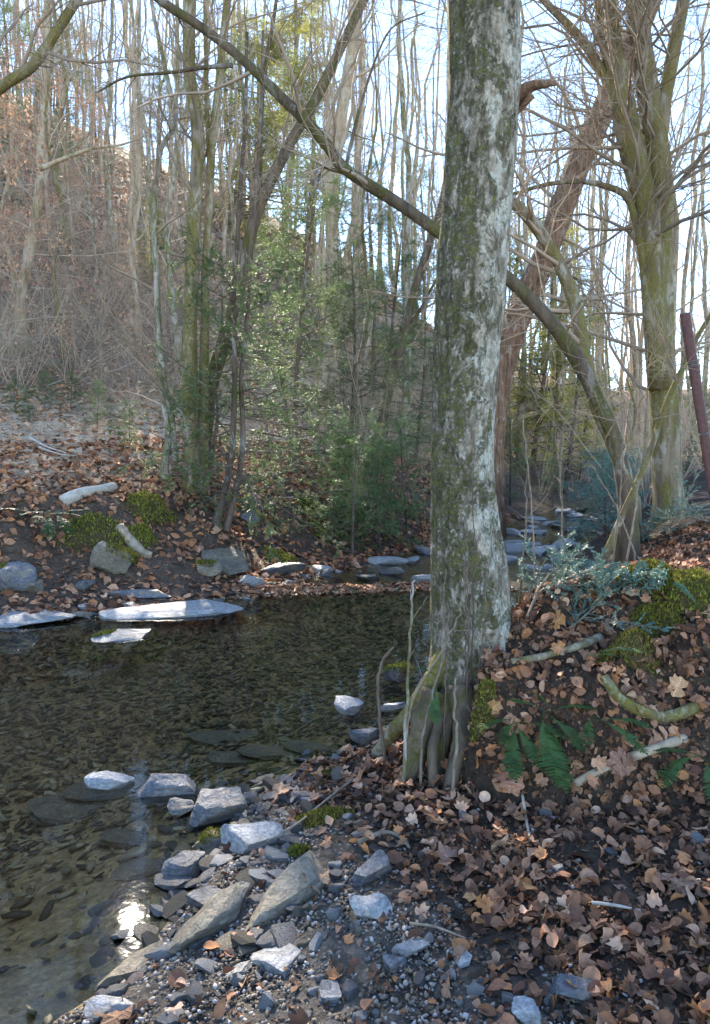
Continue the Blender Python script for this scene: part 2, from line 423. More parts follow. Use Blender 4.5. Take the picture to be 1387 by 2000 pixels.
MAT = dict(
    ground=ground_mat(), water=water_mat(), main=main_bark(),
    mossy=bark('bark_mossy', (.33, .27, .19), (.10, .08, .05), (.20, .17, .035), (.50, .46, .36), .75, .55),
    dark=bark('bark_dark', (.16, .12, .085), (.05, .04, .03), (.12, .12, .03), (.30, .28, .24), .55, .3),
    grey=bark('bark_grey', (.30, .25, .19), (.09, .07, .05), (.17, .16, .045), (.52, .50, .44), .6, .7),
    pale=bark('bark_pale', (.40, .305, .205), (.15, .11, .075), (.20, .175, .06), (.54, .47, .36), .35, .55, .2, 9),
    red=bark('bark_reddish', (.33, .195, .125), (.075, .045, .032), (.22, .18, .05), (.46, .36, .28), .2, .3, .14, 22, .05),
    olive=bark('bark_olive', (.25, .195, .13), (.065, .05, .034), (.21, .18, .045), (.42, .39, .31), .65, .5, .14, 16),
    hem=bark('bark_hemlock', (.17, .12, .095), (.06, .045, .035), (.10, .11, .04), (.33, .32, .29), .4, .35),
    twig=simple('twig_bark', (.21, .16, .115), (.34, .27, .20), 6, .85),
    twig_pale=simple('twig_pale', (.52, .41, .30), (.34, .26, .185), 4, .85),
    stem=simple('stem_bark', (.12, .09, .065), (.26, .22, .165), 30, .8),
    needle=simple('hemlock_needles', (.085, .15, .06), (.19, .26, .09), 3, .55, .38, .5),
    needle_blue=simple('hemlock_needles_blue', (.075, .16, .125), (.16, .27, .21), 14, .5, .15, .3),
    needle_backlit=simple('hemlock_needles_backlit', (.24, .27, .045), (.38, .36, .08), 2, .6, .5, .3),  # lit copy of the needles: backlit sun glow put into the colour
    beech=tinted('beech_leaves_dry', .8, .35, 20, .3), leaf=tinted('fallen_leaf', .75, .12, 9, .5, .35, 0, .3, True), litter=tinted('leaf_litter', .8, .10, 60, .5, 0),
    fern=simple('fern_green', (.028, .07, .018), (.075, .125, .03), 3, .5, .25, .3), moss=tinted('moss', .95, .15, 80, .5, .2),
    slate=rock_mat('slate_rock', (.05, .052, .06), (.22, .222, .23), (.30, .23, .145)), dark_rock=rock_mat('dark_rock', (.05, .045, .04), (.15, .13, .105), (.10, .10, .04), .85),
    pale_rock=rock_mat('pale_rock', (.18, .182, .19), (.42, .42, .41), (.30, .25, .18), .5),
    tan_rock=rock_mat('tan_rock', (.13, .105, .07), (.33, .28, .20), (.10, .10, .095), .6),
    gravel=tinted('gravel', .75, 0, 70, .5, 0, .004, .35), bedstone=tinted('bed_stones', .6, 0, 40, .5, 0, .006, .3),
    wood=simple('dead_wood', (.42, .33, .23), (.20, .15, .10), 18, .85, 0, .3, .006), wood_pale=simple('weathered_wood', (.50, .45, .38), (.30, .27, .22), 22, .85, 0, .3, .006),
    rust=simple('rusty_steel', (.13, .055, .045), (.065, .035, .035), 45, .6, 0, 0, .002), wire=simple('old_wire', (.18, .17, .16), (.10, .08, .07), 40, .5),
    stump=simple('split_wood', (.62, .33, .12), (.45, .26, .12), 20, .8),
)

# ------------------------------------------------------------------ ground sheet and water
# where the gravel gives way to leaves on the near bank (left of the line: gravel)
EDGE = np.array([on_ground(*p)[:2] for p in [(520, 1500), (600, 1610), (690, 1660), (780, 1720), (860, 1790), (960, 1880), (1060, 1960), (1150, 2050), (1300, 2200)]])
EDGE[-1] += EDGE[-1] - EDGE[-2]
def litter_density(x, y):
    out = np.full(x.shape, 1e9); sg = np.zeros(x.shape)
    for a, b in zip(EDGE[:-1], EDGE[1:]):
        d = b - a; t = np.clip(((x - a[0]) * d[0] + (y - a[1]) * d[1]) / (d @ d), 0, 1); q = np.hypot(x - a[0] - t * d[0], y - a[1] - t * d[1])
        m = q < out; out = np.where(m, q, out); sg = np.where(m, np.sign(d[0] * (y - a[1]) - d[1] * (x - a[0])), sg)
    return sstep(-.28, .22, out * sg + .10 * n2(x, y, 4, 30))

def sheet():
    nx, ny = 400, 470
    u = np.linspace(-1, 1, nx); gx = .45 + 130 * np.sinh(6.1 * u) / math.sinh(6.1)
    v = np.linspace(-.78, 1, ny); gy = 3.2 + 135 * np.sinh(6.0 * v) / math.sinh(6.0)
    X, Y = np.meshgrid(gx, gy); Z, wet, dN, dF, dh, bar = land(X, Y)
    near = (~wet) & (dN < dF); far = (~wet) & ~near
    Z = Z + np.where(near, .012 * n2(X, Y, 9, 12), 0) * sstep(.03, .2, dN) + np.where(far, .03 * n2(X, Y, 4, 13), 0) * sstep(.1, .5, dF)
    c = np.zeros(X.shape + (3,))
    grav = np.array([.115, .100, .082]); soil = np.array([.075, .052, .036]); lit = np.array([.33, .21, .13]); bed = np.array([.50, .345, .165]); road = np.array([.52, .38, .25])
    c[:] = grav
    k = sstep(0, .25, dh)[..., None]; c = np.where(near[..., None], grav * (1 - k) + soil * k, c)
    k = (litter_density(X, Y) * sstep(.05, .2, dN))[..., None]; c = np.where(near[..., None], c * (1 - k) + soil * .9 * k, c)
    k = sstep(1.8, 4.5, dF)[..., None]; kk = sstep(16, 24, dF)[..., None]
    fc = (soil * 1.5 * (1 - k) + lit * k); rd = (sstep(2.2, 3.6, dF) * (1 - sstep(6.5, 8.5, dF)) * (1 - sstep(1, 5, X)))[..., None]
    kh = sstep(6.5, 9, dF)[..., None]; fc = fc * (1 - kh) + np.array([.20, .145, .10]) * kh
    fc = fc * (1 - rd) + road * rd
    c = np.where(far[..., None], fc, c)
    c = np.where(wet[..., None], bed * (1 - .30 * sstep(3.4, 5.0, Y))[..., None], c)  # farther bed darkened in colour, standing in for light absorbed by deeper water
    i, j = np.meshgrid(np.arange(ny - 1), np.arange(nx - 1), indexing='ij'); b = i * nx + j
    Q = np.stack([b, b + 1, b + nx + 1, b + nx], -1).reshape(-1, 4)
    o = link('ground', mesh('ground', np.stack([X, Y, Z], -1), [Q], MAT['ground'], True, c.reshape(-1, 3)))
    tag(o, 'leafy creek banks, gravel bar and wooded hillside', 'ground', kind='structure')
    n = 40; gx = np.linspace(-26, 26, n); gy = np.linspace(-4.5, 44, n); X, Y = np.meshgrid(gx, gy)
    i, j = np.meshgrid(np.arange(n - 1), np.arange(n - 1), indexing='ij'); b = i * n + j
    Q = np.stack([b, b + 1, b + n + 1, b + n], -1).reshape(-1, 4)
    w = link('water', mesh('water', np.stack([X, Y, 0 * X], -1), [Q], MAT['water']))
    tag(w, 'clear shallow creek pool with brown stony bed', 'water', kind='structure')
sheet()

# ------------------------------------------------------------------ trees
TW = dict(  # twig programmes: list of levels (n, t0, t1, length, angle, K, up, jitter, rfac)
    bare=[(14, .30, .98, 2.2, 52, 7, .06, .16, .26), (7, .15, .98, 1.0, 46, 5, .05, .2, .5), (6, .1, 1.0, .42, 42, 4, .03, .22, .55)],
    fine=[(24, .22, .98, 2.8, 62, 8, .02, .17, .17), (11, .12, .98, 1.1, 50, 6, .03, .2, .45), (6, .1, 1.0, .38, 42, 4, .03, .22, .55)],
    few=[(10, .35, .98, 1.5, 55, 6, .04, .18, .40), (6, .2, .98, .7, 46, 5, .04, .2, .5), (5, .1, 1.0, .32, 42, 4, .03, .22, .55)],
)

def crown_acc(P, R, prog, g, sides=(5, 3, 3)):
    a = Acc(); L = []; p, r = P[None], R[None]
    for lv, (n, t0, t1, ln, an, K, up, jit, rf) in enumerate(prog):
        p, r, _ = grow(p, r, n, t0, t1, ln, an, K, up, jit, g, rf); L.append((p, r))
        V, Q, _ = tubes(p, r, sides[lv]); a.add(V, None, Q)
    return a, L

def needles(P, n, l, w, g, droop=.15, t0=.05):
    """leaflet rhombs in two rows along the twigs P (M,K,3)"""
    M, K, _ = P.shape
    t = t0 + (1 - t0) * (np.arange(n) + .5) / n; f = t * (K - 1); i = np.minimum(f.astype(int), K - 2); w_ = (f - i)[None, :, None]
    p = P[:, i] * (1 - w_) + P[:, i + 1] * w_; tan = nrm(P[:, i + 1] - P[:, i])
    upv = nrm(np.array([0, 0, 1.0]) + .35 * g.normal(size=(M, 1, 3))); side = nrm(np.cross(tan, np.broadcast_to(upv, tan.shape)))
    p = np.concatenate([p, p], 1); s = np.concatenate([side, -side], 1); tan = np.concatenate([tan, tan], 1)
    a = np.radians(48 + 18 * g.normal(size=p.shape[:2]))[..., None]
    d = tan * np.cos(a) + s * np.sin(a); d[..., 2] -= droop * g.random(p.shape[:2]); d = nrm(d + .12 * g.normal(size=d.shape))
    q = nrm(np.cross(d, np.array([0, 0, 1.0]) + .4 * g.normal(size=d.shape)))
    ll = (l * (.6 + .7 * g.random(p.shape[:2])))[..., None]; ww = w * .5
    V = np.stack([p, p + d * ll * .5 + q * ww, p + d * ll, p + d * ll * .5 - q * ww], 2).reshape(-1, 3)
    return V, np.arange(len(V)).reshape(-1, 4)

def trunk_mesh(name, P, R, mat, S=12, bump=.12, origin=(0, 0, 0), seed=1, flare=0.0):
    K = len(P)
    def prof(th, M, KK):
        ang = np.stack([np.cos(th)[None, :] * 1.1 + 0 * np.arange(KK)[:, None], np.sin(th)[None, :] * 1.1 + 0 * np.arange(KK)[:, None], (np.arange(KK) * .35)[:, None] + 0 * th[None]], -1)
        return (1 + bump * fbm(ang + seed * 5.3, 3, seed) + flare * np.exp(-np.arange(KK) / 1.4)[:, None] * (1 + .5 * np.cos(3 * th + seed))[None])[None]
    V, Q, T3 = tubes(P, R, S, True, prof)
    return mesh(name, V - np.asarray(origin), [T3, Q], mat, True)

def from_px(path, D, n):
    """pixel path (px,py[,D]) -> smooth 3-D path at distance D from the base's ground"""
    pts = [pix(p[0], p[1], p[2] if len(p) > 2 else D) for p in path]
    return catmull(pts, n)

def hero(name, label, path, D, r0, r1, bmat, prog=None, tmat='twig', seed=1, n=36, S=14, group=None, extra=(), foliage=None, wob=.02, sink=.12, fl=.5):
    """a tree whose trunk follows a path; extra: list of (path, D, r0, r1) limbs"""
    g = np.random.default_rng(seed); P = from_px(path, D, n)
    P = P + wob * np.stack([fbm(np.stack([np.linspace(0, 5, n), 0 * np.arange(n) + k * 3.1, 0 * np.arange(n) + seed], -1), 2, seed) for k in range(3)], -1) * np.linspace(0, 1, n)[:, None] ** .5
    z0 = H(P[0, 0], P[0, 1])[0]
    if P[0, 2] > z0 - .02: P = np.vstack([[P[0, 0], P[0, 1], z0 - sink], P])
    R = np.linspace(r0, r1, len(P)); base = np.array([P[0, 0], P[0, 1], z0])
    root = link(name, None, loc=base); tag(root, label, 'tree', group)
    link('trunk', trunk_mesh('trunk', P, R, MAT[bmat], S, .12, base, seed, fl), root)
    allp = [(P, R)]
    for (ep, ed, er0, er1) in extra:
        E = from_px(ep, ed, 18); ER = np.linspace(er0, er1, 18)
        link('limb', trunk_mesh('limb', E, ER, MAT[bmat], 9, .12, base, seed + 3), root); allp.append((E, ER))
    if prog:
        A = Acc()
        for (p, r) in allp:
            a, L = crown_acc(p, r, prog, g)
            A.V += a.V; A.F4 += [f + A.n for f in a.F4]; A.n += a.n
            if foliage: foliage(L, g, root, base)
        link('crown', A.mesh('crown', MAT[tmat], True, base), root)
    return root

def ground_D(px, py):
    return float(on_ground(px, py)[1])

# ---- the big mossy trunk on the near bank
def main_tree():
    D0 = 3.62
    prof = [(1490, 858, 978), (1440, 850, 986), (1400, 848, 992), (1360, 848, 996), (1320, 846, 1000), (1260, 850, 1003), (1200, 850, 1002), (1130, 847, 1000), (1050, 845, 985), (950, 845, 970), (870, 845, 967), (800, 846, 969), (700, 849, 977), (600, 851, 985), (500, 857, 992),
            (400, 862, 997), (300, 866, 1003), (200, 870, 1009), (100, 869, 1010), (0, 866, 1009), (-150, 862, 1010), (-400, 860, 1005), (-800, 862, 980), (-1300, 880, 970), (-1900, 900, 955)]
    c = np.array([pix((l + r) / 2, y, D0) for y, l, r in prof]); w = np.array([(r - l) / 2 / FPX * (D0 / ray(0, y)[1]) for y, l, r in prof])
    n = 230; t = np.linspace(0, 1, n) ** 1.15
    zz = np.interp(t, [0, 1], [c[0, 2], c[-1, 2]]); P = np.stack([np.interp(zz, c[:, 2], c[:, 0]), np.full(n, D0) + .03 * np.sin(zz * 1.3), zz], -1); R = np.interp(zz, c[:, 2], w)
    k = np.ones(9) / 9
    for q in (0,): P[4:-4, q] = np.convolve(P[:, q], k, 'valid')
    R[4:-4] = np.convolve(R, k, 'valid')
    base = np.array([P[0, 0], D0, H(P[0, 0], D0)[0]])
    def pr(th, M, K):
        T = th[None, :]; Z = zz[:, None]
        a = np.stack([np.cos(T) * 1.5 + 0 * Z, np.sin(T) * 1.5 + 0 * Z, Z * .9 + 0 * T], -1)
        b = np.stack([np.cos(T) * 5 + 0 * Z, np.sin(T) * 5 + 0 * Z, Z * 3.5 + 0 * T], -1)
        f = np.exp(-np.maximum(Z - .35, 0) / .28)
        fl = .035 * np.sin(3 * T + 1.1 * Z + .5) + .02 * np.sin(5 * T - .8 * Z + 2)
        return (1 + fl + .07 * fbm(a, 3, 5) + .032 * fbm(b, 4, 9, .6) + f * (.10 * np.cos(3 * T + .4) + .08 * np.cos(5 * T + 1.9)))[None]
    V, Q, T3 = tubes(P, R, 96, True, pr)
    root = link('hornbeam_tree', None, loc=base)
    tag(root, 'thick upright trunk with moss and white lichen, rooted on the near creek bank', 'tree')
    link('trunk', mesh('trunk', V - base, [T3, Q], MAT['main'], True), root)
    roots = [([(905, 1235, 3.62), (862, 1300, 3.58), (832, 1350, 3.58), (800, 1395, 3.62), (762, 1436, 3.72), (735, 1475, 3.8)], .062, .03, 'moss'),
             ([(884, 1360, 3.48), (862, 1440, 3.42), (848, 1530, 3.36), (838, 1590, 3.30)], .06, .03, 'b'),
             ([(905, 1380, 3.44), (935, 1440, 3.36), (922, 1505, 3.34), (900, 1560, 3.30)], .036, .02, 'b'),
             ([(930, 1390, 3.44), (955, 1450, 3.36), (968, 1520, 3.30), (985, 1585, 3.20)], .04, .02, 'b'),
             ([(850, 1350, 3.50), (822, 1430, 3.44), (806, 1500, 3.40), (785, 1560, 3.36)], .075, .03, 'b'),
             ([(900, 1340, 3.44), (905, 1430, 3.34), (890, 1500, 3.27), (868, 1570, 3.2)], .07, .025, 'b'),
             ([(960, 1340, 3.46), (985, 1400, 3.36), (1000, 1470, 3.28), (1020, 1530, 3.2)], .06, .02, 'moss'),
             ([(862, 1400, 3.42), (845, 1470, 3.32), (850, 1540, 3.26), (880, 1580, 3.2)], .03, .014, 'b')]
    for i, (p, a, b, k_) in enumerate(roots):
        E = from_px(p, D0, 26); link('root', trunk_mesh('root', E, np.linspace(a, b, 26), MAT['mossy' if k_ == 'moss' else 'dark'], 12, .22, base, i + 2), root)
    E = from_px([(985, 215, 3.64), (1012, 190, 3.6), (1040, 168, 3.55), (1068, 163, 3.5), (1090, 165, 3.46)], D0, 14)
    st = link('broken_limb', trunk_mesh('broken_limb', E, np.array([.062, .058, .05, .042, .034, .028, .025, .022, .02, .019, .017, .014, .01, .004]), MAT['red'], 10, .3, base, 7), root)
    E2 = from_px([(1002, 230, 3.6), (1022, 205, 3.58), (1040, 185, 3.55)], D0, 8)
    link('torn_bark', trunk_mesh('torn_bark', E2, np.linspace(.006, .018, 8), MAT['red'], 6, .3, base, 8), root)
    a, _ = crown_acc(P[150:], R[150:], [(12, .2, 1, 3.0, 60, 8, .05, .15, .3), (7, .15, 1, 1.2, 45, 5, .04, .2, .5), (6, .1, 1, .5, 45, 4, .03, .2, .5)], rng)
    link('crown', a.mesh('crown', MAT['twig'], True, base), root)
main_tree()

BARE, FINE, FEW = TW['bare'], TW['fine'], TW['few']
UP = [(12, .35, .98, 1.7, 52, 6, .06, .17, .28), (7, .15, .98, .8, 46, 5, .05, .2, .5), (6, .1, 1.0, .36, 42, 4, .03, .22, .55)]

def hem_foliage(L, g, root, base, l=.042, w=.010, n=13, mat='needle'):
    a = Acc()
    for lv in (1, 2):
        V, Q = needles(L[lv][0], n if lv == 2 else n, l, w, g); a.add(V, None, Q)
    link('foliage', a.mesh('foliage', MAT[mat], False, base), root)

dA = ground_D(372, 958)
hero('streamside_tree', 'tallest yellow-mossed upright trunk in the clump on the far bank', [(374, 962), (372, 800), (371, 620), (378, 450), (384, 330), (386, 230), (372, 150), (370, 0), (372, -250), (385, -700)], dA, .112, .07, 'mossy', UP, seed=21)
hero('streamside_tree', 'slim pale forked trunk hugging the tallest mossy trunk on the far bank', [(396, 950), (399, 700), (401, 560), (407, 420), (411, 300), (424, 200), (436, 80), (442, 0), (460, -300), (470, -600)], dA + .15, .07, .045, 'mossy', UP, seed=22,
     extra=[([(408, 300), (404, 220), (402, 100), (400, 0), (396, -200)], dA + .15, .035, .02)])
hero('streamside_tree', 'dark mossy trunk leaning over the creek from the far bank clump', [(393, 905), (408, 780), (432, 690), (470, 550), (500, 420), (555, 300), (610, 200), (660, 100), (708, 0), (800, -180), (900, -420)], dA + .5, .115, .05, 'dark', UP, seed=23,
     extra=[([(505, 400), (508, 250), (520, 120), (540, 0), (550, -150)], dA + .5, .045, .02)])
hero('streamside_tree', 'thin bent grey trunk with a low fork beside the mossy clump', [(322, 905), (330, 840), (318, 760), (308, 600), (300, 430), (312, 300), (342, 235), (320, 120), (295, 0), (285, -150)], dA + .1, .05, .022, 'grey', FEW, seed=24,
     extra=[([(342, 900), (338, 830), (325, 760), (314, 690), (306, 600)], dA + .05, .04, .03)])
HEMB = [(30, .10, .62, 1.9, 82, 7, -.005, .07, .30), (9, .15, 1.0, .5, 52, 5, .0, .12, .5), (3, .3, 1.0, .2, 45, 4, -.02, .14, .6)]
HEMB2 = [(28, .10, .62, 2.3, 84, 7, -.005, .07, .30), (9, .15, 1.0, .5, 52, 5, .0, .12, .5), (3, .3, 1.0, .2, 45, 4, -.02, .14, .6)]
dE = ground_D(425, 1030)
fol = lambda L, g, root, base: hem_foliage(L, g, root, base)
hero('young_hemlock', 'thin dark hemlock pole with wiry side branches rising from the leafy bank', [(418, 1035), (440, 960), (455, 860), (458, 700), (456, 560), (468, 400), (480, 250), (484, 60)], dE, .05, .02, 'hem', HEMB, 'hem', seed=25, foliage=fol)
hero('young_hemlock', 'slimmer hemlock pole with long drooping boughs reaching across the creek', [(442, 1032), (465, 940), (476, 850), (472, 760), (480, 640), (490, 520), (505, 300), (512, 60)], dE + .1, .047, .018, 'hem', HEMB2, 'hem', seed=26, foliage=fol)
hero('sapling', 'short dark sapling between the mossy clump and the hemlock poles', [(405, 935), (420, 860), (424, 800), (420, 740), (430, 640), (436, 560)], dA + .2, .032, .01, 'hem', FEW, 'twig', seed=27)
hero('hillside_tree', 'bent pale tree with dark mossy foot at the edge of the track', [(36, 655), (44, 560), (60, 470), (76, 370), (82, 250), (92, 100), (95, -60), (100, -300)], ground_D(36, 655), .13, .07, 'pale', FINE, 'twig_pale', seed=28,
     extra=[([(78, 330), (120, 312), (180, 290), (240, 282), (290, 262)], 14.5, .05, .012)])
hero('leaning_tree', 'pale leaning trunk slanting in over the far bank from beside the pool', [(-620, 1090), (-520, 800), (-330, 500), (-130, 275), (0, 172), (60, 132), (110, 62), (152, -5), (230, -120), (330, -300)], 7.4, .065, .035, 'olive', FEW, 'twig', seed=29)
hero('slender_tree', 'straight pale trunk behind the hemlocks on the far slope', [(628, 905), (640, 760), (655, 600), (648, 450), (655, 300), (680, 150), (700, 0), (720, -200)], 15.5, .17, .10, 'pale', BARE, 'twig_pale', seed=30)
hero('slender_tree', 'tilted dark mossy trunk beside the orange splintered stump', [(722, 905), (742, 840), (765, 740), (800, 600), (838, 480), (868, 380), (900, 200), (930, 0)], ground_D(722, 930), .11, .05, 'dark', FEW, 'twig', seed=31,
     extra=[([(790, 650), (815, 615), (845, 560), (875, 500)], ground_D(722, 930), .035, .02)])
NB = [(9, .55, .98, 1.1, 55, 6, .10, .18, .45), (6, .2, .98, .6, 46, 5, .05, .2, .5), (5, .1, 1.0, .28, 42, 4, .03, .22, .55)]
hero('arching_tree', 'dark slender trunk arching out behind the thick lichened trunk over the pool', [(1228, 1040), (1215, 930), (1200, 860), (1170, 785), (1130, 705), (1085, 640), (1030, 580), (990, 545), (925, 500), (860, 460), (790, 408), (720, 362), (668, 325), (640, 285), (590, 230), (520, 165), (450, 100), (390, 50), (315, 0), (200, -90), (60, -190)],
     5.6, .062, .026, 'dark', NB, 'twig', seed=32, n=60, S=14, extra=[([(690, 345), (668, 335), (645, 330), (625, 322)], 5.6, .026, .008), ([(455, 128), (400, 132), (330, 142), (250, 150), (190, 180)], 5.6, .018, .006), ([(675, 330), (690, 260), (712, 180), (740, 100), (770, 50), (830, 25)], 5.6, .014, .005)])
hero('leaning_tree', 'crooked mossy stem leaning behind the thick trunk from the near bank', [(1232, 985), (1205, 880), (1165, 790), (1140, 700), (1125, 600), (1092, 510), (1045, 440), (1002, 395), (950, 350), (880, 290)], 6.8, .075, .04, 'olive', FEW, 'twig', seed=33, n=40)
PD = 7.6
hero('twin_trunk_tree', 'tall tree with heavy twin trunks forking low beside the rusty post', [(1308, 1010), (1303, 900), (1298, 800), (1292, 700), (1288, 550), (1291, 400), (1288, 290), (1272, 200), (1252, 100), (1238, 0), (1225, -220), (1215, -600)], PD, .15, .085, 'olive', FINE, 'twig', seed=34, n=44, S=20,
     extra=[([(1290, 760), (1280, 620), (1270, 480), (1258, 390), (1236, 300), (1212, 180), (1192, 80), (1180, 0), (1160, -220), (1150, -600)], PD - .1, .13, .10), ([(1290, 260), (1300, 190), (1312, 120), (1335, 0), (1365, -160), (1400, -360)], PD, .075, .05),
            ([(1278, 720), (1266, 600), (1252, 480), (1228, 390), (1190, 366), (1130, 354), (1060, 362), (1000, 380)], PD - .15, .05, .014), ([(1205, 200), (1170, 130), (1130, 70), (1062, 0), (1000, -80)], PD - .1, .05, .03)])
hero('leaning_tree', 'big reddish trunk leaning across the creek behind the thick mossy trunk', [(950, 905), (966, 790), (988, 700), (1022, 600), (1060, 510), (1100, 400), (1140, 300), (1176, 220), (1212, 140), (1262, 20), (1330, -140), (1420, -340)], 13.0, .23, .18, 'red', FINE, 'twig', seed=35, n=40, S=18)
hero('curved_sapling', 'pale curved sapling sweeping up in front of the twin trunks', [(1180, 1095), (1214, 1010), (1250, 930), (1282, 848), (1310, 765), (1350, 682), (1402, 600), (1470, 500)], 5.2, .026, .015, 'olive', NB, 'twig', seed=36, n=30, S=10, extra=[([(1240, 955), (1215, 900), (1232, 860), (1240, 800), (1225, 740)], 5.2, .014, .005)])

# ---- forest on the slopes: a few kinds, copied one by one
def tree_kind(seed, h, r, prog, bmat, tmat, lean=.06, fork=False):
    g = np.random.default_rng(seed); n = 16; z = np.linspace(-.3, h, n)
    P = np.stack([lean * h * np.clip(z / h, 0, 1) ** 1.4 + .10 * fbm(np.stack([z * .35, 0 * z + seed, 0 * z], -1), 2, seed) * np.clip(z, 0, 3), .10 * fbm(np.stack([z * .35, 0 * z + seed, 0 * z + 9], -1), 2, seed) * np.clip(z, 0, 3), z], -1)
    R = r * np.linspace(1, .35, n)
    t = trunk_mesh('trunk', P, R, MAT[bmat], 8, .10, (0, 0, 0), seed, .4)
    a, L = crown_acc(P, R, prog, g, (4, 3, 3)); return t, a.mesh('crown', MAT[tmat], True), L

BGP = [(20, .18, .98, 3.0, 48, 6, .10, .14, .26), (7, .15, .98, 1.3, 44, 4, .06, .18, .38), (6, .1, 1.0, .65, 42, 3, .04, .2, .5)]
kinds = [tree_kind(100 + i, h, r, BGP, b, t, ln) for i, (h, r, b, t, ln) in enumerate([(16, .085, 'pale', 'twig_pale', .03), (18, .12, 'pale', 'twig_pale', -.05), (15, .07, 'olive', 'twig', .08), (17, .09, 'pale', 'twig_pale', -.09), (13, .06, 'grey', 'twig_pale', .05), (19, .145, 'grey', 'twig_pale', .0)])]
def plant(name, parts, x, y, rz, s, label, group, cat='tree', zoff=-.05):
    o = link(name, None, loc=(x, y, float(H(x, y)[0]) + zoff), rot=(0, 0, rz), scale=(s, s, s)); tag(o, label, cat, group)
    for nm, me in parts: link(nm, me, o)
    return o
g = np.random.default_rng(5); cnt = 0
bands = [(14, 24, 22), (24, 40, 66), (40, 66, 165)]
for (d0, d1, nn) in bands:
    k = 0
    while k < nn:
        D = d0 + (d1 - d0) * g.random(); px = -120 + 1640 * g.random(); p = pix(px, 800, D); x, y = p[0], p[1]
        z, wet, dN, dF, dh, bar = [q[0] for q in land(np.array([x]), np.array([y]))]
        if wet or min(dN, dF) < .6 or (dF < dN and 2.5 < dF < 8 and px < 560): continue
        if px > 860 and g.random() < .2: k += .5; continue
        kd = kinds[g.integers(len(kinds))]; far = d0 >= 40
        lab, grp = [('pale slender bare tree on the slope just above the leafy track', 'bare trees above the track'), ('pale slender bare tree midway up the wooded hillside', 'bare trees midway up the hillside'), ('thin bare tree high on the far hillside', 'bare trees high on the hillside')][0 if d0 == 14 else (1 if d0 == 24 else 2)]
        if px > 880: lab, grp = 'slender bare tree among the open woods upstream beyond the twin trunks', 'bare trees upstream'
        adj = ('upright pale', 'thick pale backward-leaning', 'slim grey tilted', 'pale strongly tilted', 'small grey', 'stout straight')[[q_[0].name for q_ in kinds].index(kd[0].name)]
        lab = adj + ' bare tree' + lab.split('bare tree', 1)[1]; grp = adj + ' ' + grp
        sz = .75 + .55 * g.random()
        if g.random() > .14: sz = min(sz, max(.42, (1.7 + math.hypot(x, y) * .63 - z) / 16.5))
        plant('bare_tree', [('trunk', kd[0]), ('crown', kd[1])], x, y, g.random() * 6.28, sz, lab, grp); k += 1

for k in range(28):   # open woods on the near side, upstream
    px = 985 + 460 * g.random(); D = 10.5 + 26 * g.random(); p = pix(px, 800, D); x, y = p[0], p[1]; z, wet, dN, dF, *_ = [q[0] for q in land(np.array([x]), np.array([y]))]
    if wet or min(dN, dF) < .4: continue
    kd = kinds[(2, 4, 4, 2, 0)[g.integers(5)]]; s_ = .5 + .35 * g.random()
    plant('bare_tree', [('trunk', kd[0]), ('crown', kd[1])], x, y, g.random() * 6.28, s_, 'thin bare tree on the near side flat behind the twin trunks', 'bare trees on the near side flat')

# understory: many-stemmed bare shrubs that fill the slope with fine twigs
def shrub_kind(seed, h, mat, n=9, th=1.0):
    g = np.random.default_rng(seed); d = nrm(np.stack([g.normal(size=n) * .45, g.normal(size=n) * .45, np.ones(n)], -1)); p = np.zeros((n, 3)); p[:, :2] = g.normal(size=(n, 2)) * .08; pts = [p]; L = h * (.6 + .5 * g.random(n))
    for k in range(6):
        d = nrm(d + g.normal(size=(n, 3)) * .14); p = p + d * (L / 6)[:, None]; pts.append(p)
    P = np.stack(pts, 1); R = th * (.0032 + .002 * g.random(n))[:, None] * h / 2 * np.linspace(1, .35, 7)[None]; a = Acc(); V, Q, _ = tubes(P, R, 4); a.add(V, None, Q)
    for (nn, ln, K) in ((7, .32 * h, 5), (5, .16 * h, 3)):
        P, R, _ = grow(P, R, nn, .2, 1.0, ln, 45, K, .03, .2, g, .55); V, Q, _ = tubes(P, R, 3); a.add(V, None, Q)
    return a, P
shrubs = [shrub_kind(300 + i, h, m)[0].mesh('shrub', MAT[m], True) for i, (h, m) in enumerate([(3.2, 'twig_pale'), (2.6, 'twig'), (3.6, 'twig_pale')])]
g = np.random.default_rng(6); k = 0
while k < 130:
    D = 12.5 + 26 * g.random() ** 1.3; px = -80 + (1520 if k % 2 else 560) * g.random(); p = pix(px, 800, D); x, y = p[0], p[1]
    z, wet, dN, dF, dh, bar = [q[0] for q in land(np.array([x]), np.array([y]))]
    if wet or min(dN, dF) < .5 or (dF < dN and 2.2 < dF < 7.5 and px < 560): continue
    o = link('bare_shrub', shrubs[g.integers(3)], loc=(x, y, z - .05), rot=(0, 0, g.random() * 6.28)); s = .35 + .45 * g.random() if px < 620 else .7 + .7 * g.random(); o.scale = (s, s, s)
    tag(o, 'leafless many-stemmed shrub in the understory of the slope', 'shrub', 'bare shrubs of the understory'); k += 1

